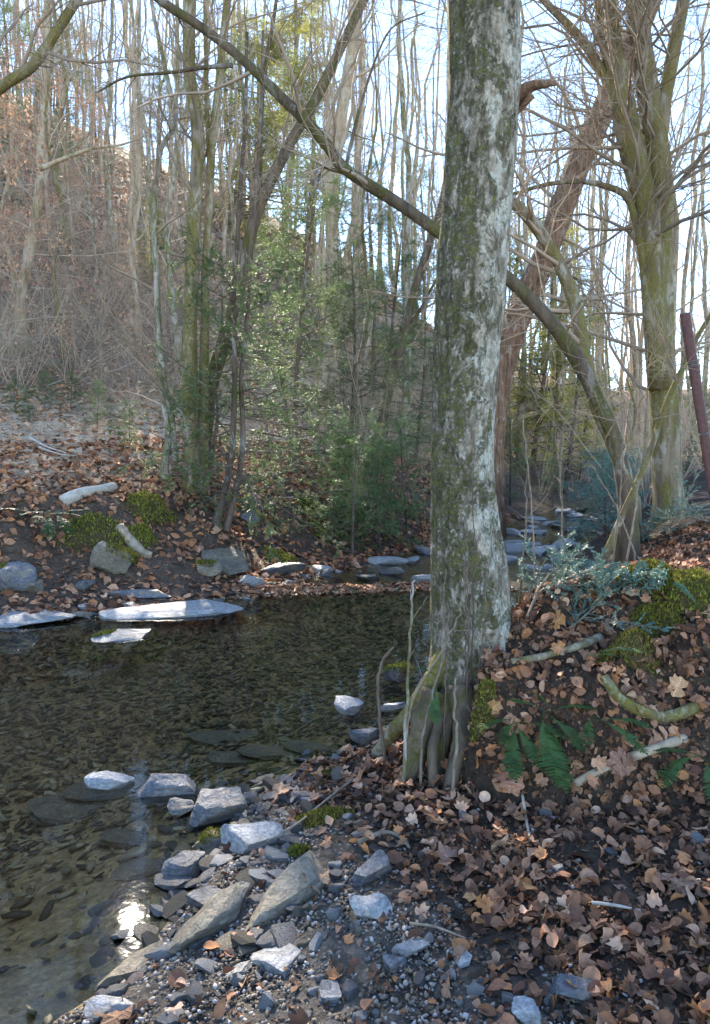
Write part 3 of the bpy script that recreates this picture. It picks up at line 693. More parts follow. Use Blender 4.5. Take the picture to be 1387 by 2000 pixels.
k = 0
while k < 75:   # brush edge above the track
    D = 15 + 9 * g.random(); px = -60 + 640 * g.random(); p = pix(px, 700, D); x, y = p[0], p[1]; z, wet, dN, dF, *_ = [q[0] for q in land(np.array([x]), np.array([y]))]; k += 1
    if dF < 7.3: continue
    s = .5 + .35 * g.random(); o = link('bare_shrub', shrubs[(0, 2, 0)[k % 3]], loc=(x, y, z - .05), rot=(.5 * g.normal() * .5, .25 * g.normal(), g.random() * 6.28), scale=(s, s, s)); tag(o, 'pale wiry shrub drooping along the upper edge of the track', 'shrub', 'wiry shrubs along the track edge')
brushes = [shrub_kind(320 + i, h, m, 11, 2.6)[0].mesh('brush', MAT[m], True) for i, (h, m) in enumerate([(3.0, 'twig_pale'), (2.4, 'twig'), (3.4, 'twig_pale')])]
for k in range(190):   # brush on the hillside and the ridge
    D = 19 + 34 * g.random(); px = -60 + 1500 * g.random() ** 1.25; p = pix(px, 700, D); x, y = p[0], p[1]; z, wet, dN, dF, *_ = [q[0] for q in land(np.array([x]), np.array([y]))]
    if wet or min(dF, dN) < 2 or (px < 700 and D < 27): continue
    s = (.3 + .28 * g.random()) if px < 700 else (.5 + .5 * g.random()); o = link('brush', brushes[g.integers(3)], loc=(x, y, z - .05), rot=(0, 0, g.random() * 6.28), scale=(s, s, s)); tag(o, *(('wiry leafless brush high on the leaf-covered hillside', 'shrub', 'brush on the hillside') if px < 850 else ('wiry leafless brush in the open woods upstream of the twin trunks', 'shrub', 'brush in the upstream woods')))

# hemlocks
def hem_kind(seed, h, nb, bl, mat, leaf=(.042, .011), nl=14):
    g = np.random.default_rng(seed); n = 14; z = np.linspace(-.15, h, n)
    P = np.stack([.04 * h * np.sin(z / h * 2 + seed), .03 * h * np.sin(z / h * 3 + seed * 2), z], -1); R = .012 * h * np.linspace(1, .15, n) + .004
    p1, r1, _ = grow(P[None], R[None], nb, .12, .99, bl, 80, 7, -.015, .08, g, .34, taper=.75)
    p2, r2, _ = grow(p1, r1, 11, .12, 1.0, bl * .36, 55, 5, -.01, .12, g, .5, flat=.75); p3, r3, _ = grow(p2, r2, 4, .2, 1.0, bl * .14, 48, 4, -.02, .14, g, .6, flat=.7)
    a = Acc()
    for p, r, s in ((p1, r1, 4), (p2, r2, 3)):
        V, Q, _ = tubes(p, r, s); a.add(V, None, Q)
    f = Acc()
    for p, nn in ((p2, nl), (p3, max(4, nl // 2))):
        V, Q = needles(p, nn, leaf[0], leaf[1], g); f.add(V, None, Q)
    return [('trunk', trunk_mesh('trunk', P, R, MAT['hem'], 8, .1, (0, 0, 0), seed)), ('branches', a.mesh('branches', MAT['hem'], True)), ('foliage', f.mesh('foliage', MAT[mat], False))]
hk = [hem_kind(401, 6.0, 40, 1.9, 'needle'), hem_kind(402, 4.2, 36, 1.5, 'needle'), hem_kind(403, 2.0, 26, .95, 'needle', (.034, .009)), hem_kind(404, 9.0, 46, 2.6, 'needle', (.09, .024), 9)]
hg = hem_kind(405, 4.5, 40, 1.5, 'needle_backlit'); hb = hem_kind(406, 1.7, 26, 1.0, 'needle_blue', (.034, .009))  # hg carries the needles with sunlight in their colour
L1 = 'feathery green hemlock on the far slope above the creek'
for (px, D, kd, s) in [(600, 13.0, 0, .9), (680, 14, 1, 1.0), (770, 16, 0, .85), (815, 19, 1, 1.1), (560, 18, 1, 1.1), (720, 24, 0, 1.2), (850, 23, 1, .8), (800, 27, 1, .9)]:
    p = pix(px, 800, D); plant('hemlock_tree', hk[kd], p[0], p[1], px * .7, s, ('tall ' if kd == 0 else 'shorter ') + L1 + (' just behind the hemlock poles' if D < 15 else (' beside the tilted dark trunk' if D < 17 else ' near the ridge')), ('tall' if kd == 0 else 'shorter') + ' hemlocks on the far slope')
for (px, D, s) in [(700, 11.0, 1.0), (655, 11.3, .8), (790, 12.6, 1.0), (745, 11.9, .8)]:
    p = pix(px, 950, D); plant('hemlock_sapling', hk[2], p[0], p[1], px * .3, s, 'bushy low hemlock sapling at the foot of the far slope', 'hemlock saplings at the slope foot')
for (px, D, s) in [(30, 33, .9), (120, 36, .8), (-30, 24, .8), (480, 40, 1.1), (190, 46, .8), (310, 50, .9), (140, 52, .9), (390, 54, 1.0), (820, 44, 1.0), (1370, 38, .8)]:
    p = pix(px, 700, D); plant('tall_hemlock', hk[3], p[0], p[1], px * .5, s, 'tall dark evergreen among bare trees high up the hillside', 'tall evergreens on the hillside')
for (px, D, s) in [(305, 23, .6), (560, 41, 3.2), (600, 31, 2.2), (560, 52, 3.6), (500, 50, 3.2)]:
    p = pix(px, 700, D); plant('backlit_tint_evergreen', hg, p[0], p[1], px * .5, s, 'evergreen coloured yellow-green as if sunlit, standing among bare hillside trees', 'sunlit evergreens on the hillside')
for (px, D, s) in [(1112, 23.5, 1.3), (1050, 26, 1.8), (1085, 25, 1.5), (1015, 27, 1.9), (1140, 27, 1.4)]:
    p = pix(px, 800, D); plant('backlit_tint_hemlock', hg, p[0], p[1], px * .5, s, 'hemlock coloured bright yellow-green as if backlit, beside the upstream creek', 'glowing hemlocks by the upstream creek')
for (px, D, s) in [(1000, 19.4, .6), (1085, 20.3, .35)]:
    p = pix(px, 800, D); plant('hemlock_tree', hk[1], p[0], p[1], px * .5, s, 'shaded green hemlock over the creek behind the thick trunk', 'hemlocks over the upstream creek')
for (px, D, s) in [(1130, 15.5, .9), (1160, 13.5, 1.0), (1195, 11.0, .8), (1100, 18.0, 1.0)]:
    p = pix(px, 980, D); plant('blue_hemlock_sapling', hb, max(p[0], float(np.interp(p[1], NEAR[:, 1], NEAR[:, 0])) + .15), p[1], px, s, 'bluish hemlock sapling spreading over the creek edge by the twin trunks', 'bluish hemlock saplings at the creek edge')
for (px, D, s) in [(90, 13.6, .34), (190, 13.2, .42), (255, 12.0, .38), (30, 13.4, .3), (140, 14.4, .36), (60, 12.6, .3)]:
    p = pix(px, 800, D); plant('hemlock_seedling', hk[2], p[0], p[1], px, s, 'low green hemlock seedling spread over the tan track', 'hemlock seedlings on the track')

# beech with dry leaves kept on its twigs
def beech_kind(seed, h):
    t, c, L = tree_kind(seed, h, .09, [(26, .10, .97, 2.4, 70, 6, .0, .12, .25), (7, .2, 1, 1.0, 50, 4, -.02, .15, .4), (5, .1, 1, .4, 45, 3, -.03, .2, .6)], 'pale', 'twig_pale', .05)
    g = np.random.default_rng(seed); f = Acc()
    for lv in (2,):
        V, Q = needles(L[lv][0], 3, .085, .038, g, 1.6, .2); m = g.random(len(Q)) < .85; Q = Q[m]
        u, inv = np.unique(Q.ravel(), return_inverse=True); V = V[u]; Q = inv.reshape(-1, 4)
        cc = np.array([.56, .33, .22]) * (.55 + .7 * g.random(len(Q)))[:, None]; f.add(V, None, Q, np.repeat(cc, 4, 0))
    return [('trunk', t), ('crown', c), ('foliage', f.mesh('foliage', MAT['beech'], False))]
bk = beech_kind(500, 8.0)
for (px, D, s) in [(-60, 14.5, .9), (40, 18.5, .8), (150, 22.5, .8)]:
    p = pix(px, 700, D); plant('beech_tree', bk, p[0], p[1], px * .9, s, 'small beech holding dry tan leaves above the leafy track' if px < 500 else 'small beech holding dry tan leaves far behind the thick trunk', 'beeches above the track' if px < 500 else None)

# ------------------------------------------------------------------ fallen leaves
def oval_leaf(g, ns=7, na=5):
    """beech-like leaf of length 1, curled and folded"""
    v = np.linspace(0, 1, ns); wv = .30 * np.sin(math.pi * np.clip(v, 0, 1) ** .85) ** .85 * (.8 + .4 * g.random()) + .008
    u = np.linspace(-1, 1, na); U, Vv = np.meshgrid(u, v)
    X = U * wv[:, None]; fold = g.uniform(-.2, 1.0); curl = g.uniform(-1.4, 1.5); tw = g.uniform(-.9, .9)
    Z = np.abs(X) * fold + .05 * np.sin(7 * Vv + g.random() * 6) * np.abs(U)
    a = (Vv - .5) * curl; rr = 1 / max(abs(curl), 1e-3) * np.sign(curl if curl else 1)
    Y = np.sin(a) * rr; Z = Z + (1 - np.cos(a)) * rr
    c, s = np.cos(tw * (Vv - .5)), np.sin(tw * (Vv - .5)); X, Z = X * c - Z * s, X * s + Z * c
    P = np.stack([X, Y, Z], -1).reshape(-1, 3)
    i, j = np.meshgrid(np.arange(ns - 1), np.arange(na - 1), indexing='ij'); b = i * na + j
    Q = np.stack([b, b + 1, b + na + 1, b + na], -1).reshape(-1, 4)
    return P, np.zeros((0, 3), int), Q, np.stack([np.abs(U).ravel() * .3, Vv.ravel()], -1)

def lobed_leaf(g):
    """five-lobed leaf about 1 across"""
    A = [-90, -62, -35, -12, 4, 16, 28, 42, 52, 66, 78, 90]; R0 = [.14, .36, .42, .43, .54, .46, .39, .48, .54, .43, .50, .60]
    ang = np.radians(np.array(A[:-1] + [90] + [180 - q for q in A[:-1]][::-1])); r = np.array(R0[:-1] + [R0[-1]] + R0[:-1][::-1])
    ang, r = ang[:-1], r[:-1]; n = len(ang); r = r * (.85 + .3 * g.random(n))
    lobes = np.radians([5, 55, 90, 125, 175]); d = np.min(np.abs(ang[:, None] - lobes[None]), 1)
    rings = [0.0, .55, 1.0]; P = [[0, 0, 0]]; U = [[0, 0]]
    k1, k2, ph, cup = g.uniform(-.5, .6), g.uniform(.2, .65), g.random() * 6, g.uniform(-.6, .8)
    for q in rings[1:]:
        rr = r * q; z = cup * rr ** 2 + k2 * rr ** 1.5 * np.cos(2 * ang + ph) + .22 * rr * (np.cos(5 * ang + ph) * .5 + (g.random(n) - .5) * .5) + k1 * .3 * rr
        P += list(np.stack([rr * np.cos(ang), rr * np.sin(ang), z], -1)); U += list(np.stack([np.minimum(d * rr, .5), rr * 1.2], -1))
    i = np.arange(n); nx = (i + 1) % n
    T = np.stack([0 * i, 1 + i, 1 + nx], -1); Q = np.stack([1 + i, 1 + n + i, 1 + n + nx, 1 + nx], -1)
    P = np.array(P, float); P[:, 1] -= .12
    return P, T, Q, np.array(U, float)

PAL = np.array([(.27, .145, .085), (.38, .22, .135), (.48, .31, .21), (.15, .08, .052), (.42, .215, .10), (.30, .19, .13), (.09, .055, .04), (.58, .41, .29)])
def leafcol(g, n=None):
    c = PAL[g.choice(len(PAL), size=n, p=[.2, .2, .09, .16, .12, .12, .08, .03])] * np.array([1.06, .94, .86]); return c * (.75 + .5 * g.random(np.shape(c)[:-1] + (1,)))
g = np.random.default_rng(42)
OV = [oval_leaf(g) for _ in range(14)]; OVS = [oval_leaf(g, 4, 3) for _ in range(12)]; LB = [lobed_leaf(g) for _ in range(14)]
def leafmesh(nm, k, c):
    P, T, Q, U = k; return mesh(nm, P, [T, Q], MAT['leaf'], True, np.broadcast_to(c, P.shape), U)
g2 = np.random.default_rng(43)
OVM = [leafmesh('fallen_leaf', OV[i % 14], leafcol(g2)) for i in range(28)]; LBM = [leafmesh('fallen_leaf', LB[i % 14], leafcol(g2)) for i in range(28)]

def rotm(nv, yaw):
    """frames with z = nv turned by yaw: (N,3,3) columns"""
    ref = np.broadcast_to(np.array([1.0, 0.013, 0.02]), nv.shape); b = nrm(np.cross(nv, ref)); a = np.cross(b, nv)
    c, s = np.cos(yaw)[:, None], np.sin(yaw)[:, None]
    return np.stack([a * c + b * s, -a * s + b * c, nv], -1)

def merged(name, shapes, X, Y, size, g, mat, cols, tilt=.35, lift=(0.0, .02), label='', cat='leaves', zf=None):
    n = len(X); nv = nrm(gnormal(X, Y) + tilt * g.normal(size=(n, 3))); R = rotm(nv, g.random(n) * 6.28); Z = H(X, Y) + g.uniform(*lift, size=n)
    which = g.integers(len(shapes), size=n); A = Acc()
    for k, sh in enumerate(shapes):
        m = np.nonzero(which == k)[0]
        if not len(m): continue
        P, T, Q, U = sh; nv_ = len(P)
        V = np.einsum('nij,vj->nvi', R[m], P) * size[m][:, None, None] + np.stack([X[m], Y[m], Z[m]], -1)[:, None]
        off = (np.arange(len(m)) * nv_)[:, None, None]
        A.add(V, (T[None] + off).reshape(-1, 3) if len(T) else None, (Q[None] + off).reshape(-1, 4) if len(Q) else None, np.repeat(cols[m], nv_, 0), np.tile(U, (len(m), 1)))
    o = link(name, A.mesh(name, MAT[mat], True)); tag(o, label, cat, kind='stuff'); return o

# the leaves of the near bank: the largest 280 one by one, the rest as litter
g = np.random.default_rng(77)
def sample_near(n, ylo=1.7, yhi=6.5):
    xs, ys = [], []
    while sum(map(len, xs)) < n:
        x = g.uniform(-.7, 4.2, 8000); y = ylo + (yhi - ylo) * g.random(8000) ** 1.4
        z, wet, dN, dF, dh, bar = land(x, y)
        gn = gnormal(x, y)[:, 2]; w = np.clip(.32 / np.maximum(gn, .2) ** 1.6, 0, 1) * litter_density(x, y) * (dN > .03) * (~wet) * (np.abs(x) < .62 * y + .3)
        m = g.random(8000) < np.maximum(w, .03 * (~wet) * (dN > .05)); xs.append(x[m]); ys.append(y[m])
    return np.concatenate(xs)[:n], np.concatenate(ys)[:n]
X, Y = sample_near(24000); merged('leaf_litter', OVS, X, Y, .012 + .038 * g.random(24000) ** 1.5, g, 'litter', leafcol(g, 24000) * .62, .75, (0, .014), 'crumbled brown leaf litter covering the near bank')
X, Y = sample_near(3600); merged('leaf_litter', OV + LB[:6], X, Y, (.04 + .035 * g.random(3600)), g, 'litter', leafcol(g, 3600), .5, (.004, .03), 'dense brown fallen leaves carpeting the near bank')
# driftwood edge leaves by the pool and on the leaf dam
X, Y = sample_near(280, 1.9, 4.2); X = X[:280]; Y = Y[:280]; NV = nrm(gnormal(X, Y) + .28 * g.normal(size=(280, 3))); Z = H(X, Y)
RM = rotm(NV, g.random(280) * 6.28)
for i in range(280):
    lob = g.random() < .42; size = (.07 + .06 * g.random() ** 2) if lob else (.045 + .03 * g.random())
    o = link('fallen_leaf', (LBM if lob else OVM)[g.integers(28)]); o.matrix_world = Matrix.Translation((X[i], Y[i], Z[i] + .018 + .018 * g.random())) @ Matrix(RM[i].tolist()).to_4x4() @ Matrix.Scale(size, 4)
    cc = o.data.color_attributes['tint'].data[0].color; lum = cc[0]
    hue = 'dark brown' if lum < .17 else ('russet' if cc[1] / cc[0] < .56 else ('pale tan' if lum > .40 else 'mid brown'))
    q = land(X[i:i+1], Y[i:i+1]); dhi = q[4][0]
    place = 'on the bank face above the exposed roots' if dhi > .45 else ('at the foot of the fern bank' if dhi > 0 or Y[i] > 2.75 else ('on the leaf carpet below the fern bank' if litter_density(X[i:i+1], Y[i:i+1])[0] > .6 else 'strayed onto the gravel bar'))
    lab = f"{hue} {'lobed' if lob else 'oval'} dry leaf lying {place}"; tag(o, lab, 'leaf', lab.replace('leaf lying', 'leaves lying'))

# far bank, track and slope
def sample_far(n, lo, hi, x0, x1, y0, y1, pw=1.0):
    xs, ys = [], []; c = 0
    while c < n:
        x = g.uniform(x0, x1, 9000); y = g.uniform(y0, y1, 9000); z, wet, dN, dF, dh, bar = land(x, y)
        m = (~wet) & (dF < dN) & (dF > lo) & (dF < hi) & (x > -.55 * y - 1) & (x < .55 * y + 1); xs.append(x[m]); ys.append(y[m]); c += m.sum()
    return np.concatenate(xs)[:n], np.concatenate(ys)[:n]
X, Y = sample_far(9500, .0, 4.6, -7, 4, 6.5, 18); c = leafcol(g, 9500); c = c * np.array([1.0, .95, .9]); merged('bank_leaves', OVS, X, Y, .07 + .07 * g.random(9500), g, 'litter', c, .4, (0, .03), 'russet leaves strewn down the far creek bank')
X, Y = sample_far(15000, 2.0, 20, -16, 4, 8, 28); c = leafcol(g, 15000) * .75 + np.array([.28, .19, .115]) * .75; merged('track_leaves', OVS, X, Y, .08 + .07 * g.random(15000), g, 'litter', c, .3, (0, .02), 'pale tan leaves covering the rising track')
X, Y = sample_far(13000, 12, 60, -32, 8, 18, 60); c = leafcol(g, 13000) * .7 + np.array([.05, .035, .025]); merged('hillside_leaves', OVS, X, Y, .16 + .16 * g.random(13000), g, 'litter', c, .4, (0, .05), 'brown leaf cover of the steep wooded hillside')
# leaves stranded on the bar at the pool's far end
n = 1300; X = g.uniform(-1.4, 1.9, n); Y = 8.75 + .15 * X + .28 * g.normal(size=n); z, wet, *_ = land(X, Y); m = z > -.03; X, Y = X[m], Y[m]
merged('stranded_leaves', OVS, X, Y, .06 + .06 * g.random(len(X)), g, 'litter', leafcol(g, len(X)), .25, (.015, .03), 'wet brown leaves stranded on the bar across the pool end')

# ------------------------------------------------------------------ stones
import bmesh
_ico = {}
def ico(sub):
    if sub not in _ico:
        b = bmesh.new(); bmesh.ops.create_icosphere(b, subdivisions=sub, radius=1.0); _ico[sub] = (np.array([v.co[:] for v in b.verts]), np.array([[v.index for v in f.verts] for f in b.faces])); b.free()
    return _ico[sub]
def rock_shape(seed, sub=3, cuts=9, dims=(1, 1, 1), rough=.03, flat=.0):
    g = np.random.default_rng(seed); V, F = ico(sub); V = V.copy()
    V = V * np.array([1.25, 1.25, 1.25])
    for i in range(cuts):
        n = nrm(g.normal(size=3) * np.array([1, 1, .55])); d = g.uniform(.48, .84)
        k = np.maximum(V @ n - d, 0); V = V - k[:, None] * n
    for n, d in ((np.array([.08 * g.normal(), .08 * g.normal(), 1.0]), .72), (np.array([0, 0, -1.0]), .7)):
        n = nrm(n); k = np.maximum(V @ n - d, 0); V = V - k[:, None] * n
    V = V * (1 + rough * 1.6 * fbm(V * 2.5 + seed, 4, seed, .6))[:, None]
    V[:, 2] += .035 * np.round(vnoise(V * np.array([1.6, 1.6, 4]) + seed, seed + 3) * 2.2)
    V = V * np.array([1 / .85, 1 / .85, 1 / .72]) * .5 * np.asarray(dims)
    return V, F

def rock(name, label, px, py, wpx, ratio, thick, mat, yaw=0, tilt=(0, 0), seed=1, lift=.25, moss=None, D=None, cat='rock', sub=3, group=None):
    p = on_ground(px, py, .001) if D is None else pix(px, py, D)
    dist = np.linalg.norm(p - CAM); L = wpx / FPX * dist
    V, F = rock_shape(seed, sub, 9, (L, L * ratio, thick))
    o = link(name, mesh(name, V, [F], MAT[mat], True, sharp=28), loc=(p[0], p[1], p[2] + thick * lift), rot=(math.radians(tilt[0]), math.radians(tilt[1]), math.radians(yaw)))
    tag(o, label, cat, group)
    if moss:
        gg = np.random.default_rng(seed + 9); m = V[:, 2] > thick * .18; q = V[m]; c0 = np.array([moss[0] * L, moss[1] * L * ratio, 0]); q = q[np.hypot(q[:, 0] - c0[0], q[:, 1] - c0[1]) < moss[2] * L]
        if len(q): link('moss', tuft_mesh(q, gg, 1500, .014 * moss[3]), o)
    return o
def tuft_mesh(q, gg, n, l, spread=None):
    """short moss shoots standing on the points q"""
    b = q[gg.integers(len(q), size=n)] + gg.normal(size=(n, 3)) * np.array([1, 1, .25]) * (spread if spread else l * .9)
    d = nrm(np.array([0, 0, 1.0]) + .6 * gg.normal(size=(n, 3))); s = nrm(np.cross(d, gg.normal(size=(n, 3)))); ll = (l * (.5 + gg.random(n)))[:, None]
    V = np.stack([b - s * ll * .22, b + s * ll * .22, b + d * ll], 1).reshape(-1, 3)
    c = np.array([(.09, .10, .015), (.19, .20, .025), (.28, .26, .04), (.12, .09, .03)])[gg.integers(4, size=n)]
    return mesh('moss', V, [np.arange(3 * n).reshape(-1, 3)], MAT['moss'], False, np.repeat(c, 3, 0))

RK = [
 ('rock', 'blocky grey rock with flat sunlit top at the edge of the pool', 410, 1600, 100, .8, .13, 'slate', 20, (8, -4), .3, None),
 ('slate_slab', 'dark slate slab tipped half into the pool beside the blocky rock', 325, 1545, 120, .55, .06, 'slate', 8, (22, 4), .5, None),
 ('rock', 'small bluish stone standing in the shallows past the slate slab', 218, 1535, 62, .6, .06, 'pale_rock', 10, (5, 8), .4, None),
 ('rock', 'wide pale rounded rock with a leaf on it behind the tan rock', 482, 1650, 112, .7, .08, 'pale_rock', -8, (10, 0), .35, None),
 ('rock', 'dark blue-grey angular rock at the waterline below the tan rock', 368, 1700, 66, .8, .07, 'slate', 30, (4, 6), .4, None),
 ('rock', 'tan rock with a mossy crown wedged between pale and dark rocks', 408, 1655, 56, .8, .06, 'tan_rock', 5, (0, 6), .4, (0, 0, .5, .6)),
 ('rock', 'grey wedge stone leaning on the blocky rock', 345, 1585, 48, .8, .06, 'slate', 40, (0, 14), .4, None),
 ('stone_slab', 'long tan slab of layered stone lying diagonally on the gravel', 575, 1735, 190, .34, .07, 'tan_rock', 52, (6, -6), .4, None),
 ('stone_slab', 'tilted slab with pale top and dark split side near the water', 422, 1800, 132, .5, .085, 'tan_rock', 42, (14, -8), .4, None),
 ('rock', 'purplish stone tucked behind the tilted split slab', 402, 1768, 82, .6, .06, 'slate', 10, (6, 4), .4, None),
 ('rock', 'blue-grey wedge stone at the margin of the leaf carpet', 725, 1712, 92, .55, .06, 'slate', 25, (4, -8), .4, None),
 ('rock', 'round pale stone where gravel meets the leaf carpet', 715, 1790, 64, .85, .06, 'pale_rock', 0, (0, 0), .35, None),
 ('rock', 'pale flat triangular stone bedded in the open gravel', 555, 1880, 104, .6, .05, 'pale_rock', 30, (8, 0), .15, None),
 ('rock', 'small whitish stone among leaves below the round pale stone', 805, 1858, 48, .7, .04, 'pale_rock', 0, (0, 0), .3, None),
 ('rock', 'small bluish stone next to a curled leaf on the gravel', 775, 1892, 44, .8, .04, 'slate', 15, (0, 0), .3, None),
 ('rock', 'small greenish-white stone on the leafy gravel', 905, 1880, 44, .7, .035, 'pale_rock', 60, (0, 0), .3, None),
 ('stone_slab', 'narrow pale slab sliding from the gravel into the water', 262, 1895, 150, .35, .05, 'tan_rock', 55, (4, 4), .3, None),
 ('rock', 'flat pale stone by the water below the narrow slab', 222, 1972, 62, .6, .04, 'pale_rock', 10, (0, 0), .3, None),
 ('rock', 'grey flake stone between the narrow slab and the triangular stone', 470, 1900, 54, .5, .035, 'pale_rock', 35, (0, 5), .25, None),
 ('rock', 'bluish pebble-topped stone at the lower gravel', 650, 1955, 48, .8, .04, 'pale_rock', 80, (0, 0), .2, None),
 ('rock', 'dull grey stone half buried in leaf crumbs', 1118, 1940, 66, .85, .05, 'slate', 0, (6, 0), .2, None),
 ('rock', 'bluish stone peeping from gravel beside the half buried stone', 1030, 1990, 60, .7, .05, 'pale_rock', 20, (0, 0), .2, None),
 ('rock', 'white stone standing alone in the pool before the mossy root', 676, 1392, 58, .8, .09, 'pale_rock', 30, (6, 10), .35, None),
 ('rock', 'grey stone at the waterline below the mossy root', 716, 1448, 50, .7, .07, 'slate', 10, (0, 0), .4, None),
 ('rock', 'moss-capped stone in the water behind the bare shoots', 775, 1328, 50, .8, .12, 'slate', 0, (0, 0), .4, (0, 0, .5, 1.0)),
 ('rock', 'low pale stone in the water beside the mossy root', 765, 1388, 46, .5, .05, 'pale_rock', 10, (0, 0), .4, None),
 ('stone_ledge', 'small flat blue-white ledge in the pool with moss at one end', 246, 1244, 112, .55, .07, 'pale_rock', 4, (0, 0), .05, (-.35, 0, .16, 1.2)),
 ('stone_ledge', 'broad smooth blue-white ledge at the far edge of the pool', 306, 1192, 232, .42, .10, 'pale_rock', 6, (2, -1), .02, None),
 ('stone_ledge', 'pale ledge littered with leaves along the pool edge', 50, 1208, 160, .5, .10, 'pale_rock', 10, (2, 1), .02, None),
 ('stone_ledge', 'thin grey shelf of rock behind the broad smooth ledge', 275, 1164, 140, .3, .07, 'slate', 5, (0, 0), .5, None),
 ('boulder', 'mossy tilted boulder low on the far bank below the log', 228, 1112, 66, .8, .30, 'tan_rock', 20, (12, 20), .35, (0, 0, .45, 1.8)),
 ('boulder', 'greenish slanting rock jutting from the far bank leaves', 442, 1108, 104, .6, .24, 'tan_rock', -18, (8, 20), .35, None),
 ('boulder', 'small mossy rock beside the greenish slanting rock', 402, 1118, 46, .8, .16, 'tan_rock', 10, (0, 0), .3, (0, 0, .4, 1.5)),
 ('boulder', 'grey wedge boulder with yellow moss at the far bank foot', 12, 1146, 70, .8, .26, 'slate', 15, (10, -12), .35, (-.2, 0, .3, 1.5)),
 ('rock', 'stacked flat stones end at the foot of the far bank', 62, 1156, 52, .6, .14, 'tan_rock', 0, (0, 4), .35, None),
 ('rock', 'flat grey stone at the waterline past the slanting rock', 546, 1118, 72, .6, .12, 'slate', 0, (0, -5), .4, None),
 ('rock', 'bluish wedge stone by the creek below the flat grey stone', 488, 1142, 50, .7, .12, 'pale_rock', 30, (0, 14), .4, None),
 ('rock', 'small grey stone among russet leaves below the mossy boulder', 170, 1148, 34, .8, .10, 'slate', 30, (0, 0), .4, None),
 ('boulder', 'mossy dark rock above the slanting rock on the far bank', 492, 1020, 46, .8, .22, 'slate', 30, (0, 30), .35, (.2, 0, .3, 1.5)),
 ('rock', 'low pale slab across the riffle beyond the leaf bar', 770, 1100, 80, .5, .09, 'pale_rock', 0, (0, 0), .45, None),
 ('rock', 'pale rounded stone in the riffle beside the thick trunk', 824, 1136, 52, .6, .09, 'pale_rock', 0, (0, 0), .5, None),
 ('rock', 'flat bluish stone at the head of the pool', 630, 1116, 46, .6, .08, 'pale_rock', 10, (0, 0), .5, None),
 ('rock_outcrop', 'dark overhanging outcrop beneath the bent pale tree', 16, 690, 80, .8, .7, 'tan_rock', 40, (14, 12), .15, None),
 ('boulder', 'tan leaf-dusted boulder on the track below the outcrop', 104, 722, 46, .9, .35, 'tan_rock', 30, (0, 8), .3, None),
]
for i, (nm, lab, px, py, w, ra, th, mt, yaw, tl, lf, ms) in enumerate(RK):
    rock(nm, lab, px, py, w, ra, th, mt, yaw, tl, 700 + i * 7, lf, ms, sub=4 if py > 1480 else 3)
# stones and white riffle rocks upstream
g = np.random.default_rng(88)
ush = [mesh('creek_stone', *(lambda s: (s[0], [s[1]]))(rock_shape(900 + i, 2, 8, (1, .7, .25))), MAT[['pale_rock', 'slate', 'tan_rock', 'slate', 'dark_rock'][i % 5]], True, sharp=30) for i in range(10)]
k = 0
while k < 90:
    x = g.uniform(-.9, 8); y = g.uniform(9.0, 21); z, wet, dN, dF, *_ = [q[0] for q in land(np.array([x]), np.array([y]))]
    if not wet: continue
    s = .12 + .32 * g.random() ** 2
    o = link('creek_stone', ush[g.integers(10)], loc=(x, y, max(z, -.06) + s * .12), rot=(.15 * g.normal(), .15 * g.normal(), g.random() * 6.28), scale=(s, s, s)); tag(o, 'stone breaking the surface of the riffle upstream of the pool', 'rock', 'stones in the upstream riffle'); k += 1
k = 0
while k < 215:   # rubble along the pool's edges
    L = NEAR[5:11] if k < 185 else FAR[3:9]; i = g.integers(len(L) - 1); t = g.random(); x, y = L[i] * (1 - t) + L[i + 1] * t; x += .06 + g.normal() * .16; y += g.normal() * .12
    s = (.03 + .10 * g.random() ** 2) if k < 185 else (.08 + .14 * g.random())
    o = link('edge_stone', ush[g.integers(10)], loc=(x, y, float(H(x, y)[0]) + s * .1), rot=(.25 * g.normal(), .25 * g.normal(), g.random() * 6.28), scale=(s, s, s))
    tag(o, 'small slate rubble stone along the gravel edge of the pool' if k < 185 else 'small stone along the leafy far edge of the pool', 'rock', 'rubble stones on the gravel edge' if k < 185 else 'stones on the leafy far edge'); k += 1

for k in range(34):
    px, py = g.uniform(300, 600), g.uniform(1540, 1860)
    if abs(px - (600 - (py - 1500) * .55)) > 150: continue
    p = on_ground(px, py, .001); q = .07 + .10 * g.random()
    o = link('shore_slate', ush[g.integers(10)], loc=(p[0], p[1], p[2] + q * .06), rot=(.2 * g.normal(), .2 * g.normal(), g.random() * 6.28), scale=(q, q, q)); tag(o, 'flat broken slate lying among rubble between the pool and the long tan slab', 'rock', 'broken slates among the shore rubble')
k = 0
while k < 45:  # pale stones added in place of sky reflections on the riffle
    px = g.uniform(985, 1200); py = g.uniform(985, 1110); d = ray(px, py); t_ = -CAM[2] / d[2]; x, y = (CAM + d * t_)[:2]
    k += 1; z, wet, *_ = [q[0] for q in land(np.array([x]), np.array([y]))]
    if not wet: continue
    q = .25 + .35 * g.random(); o = link('creek_stone', ush[(0, 5)[k % 2]], loc=(x, y, .01), rot=(.08 * g.normal(), .08 * g.normal(), g.random() * 6.28), scale=(q, q, q)); tag(o, 'pale flat stone standing in for sky shine on the creek behind the thick trunk', 'rock', 'pale stones standing in for sky shine behind the thick trunk')

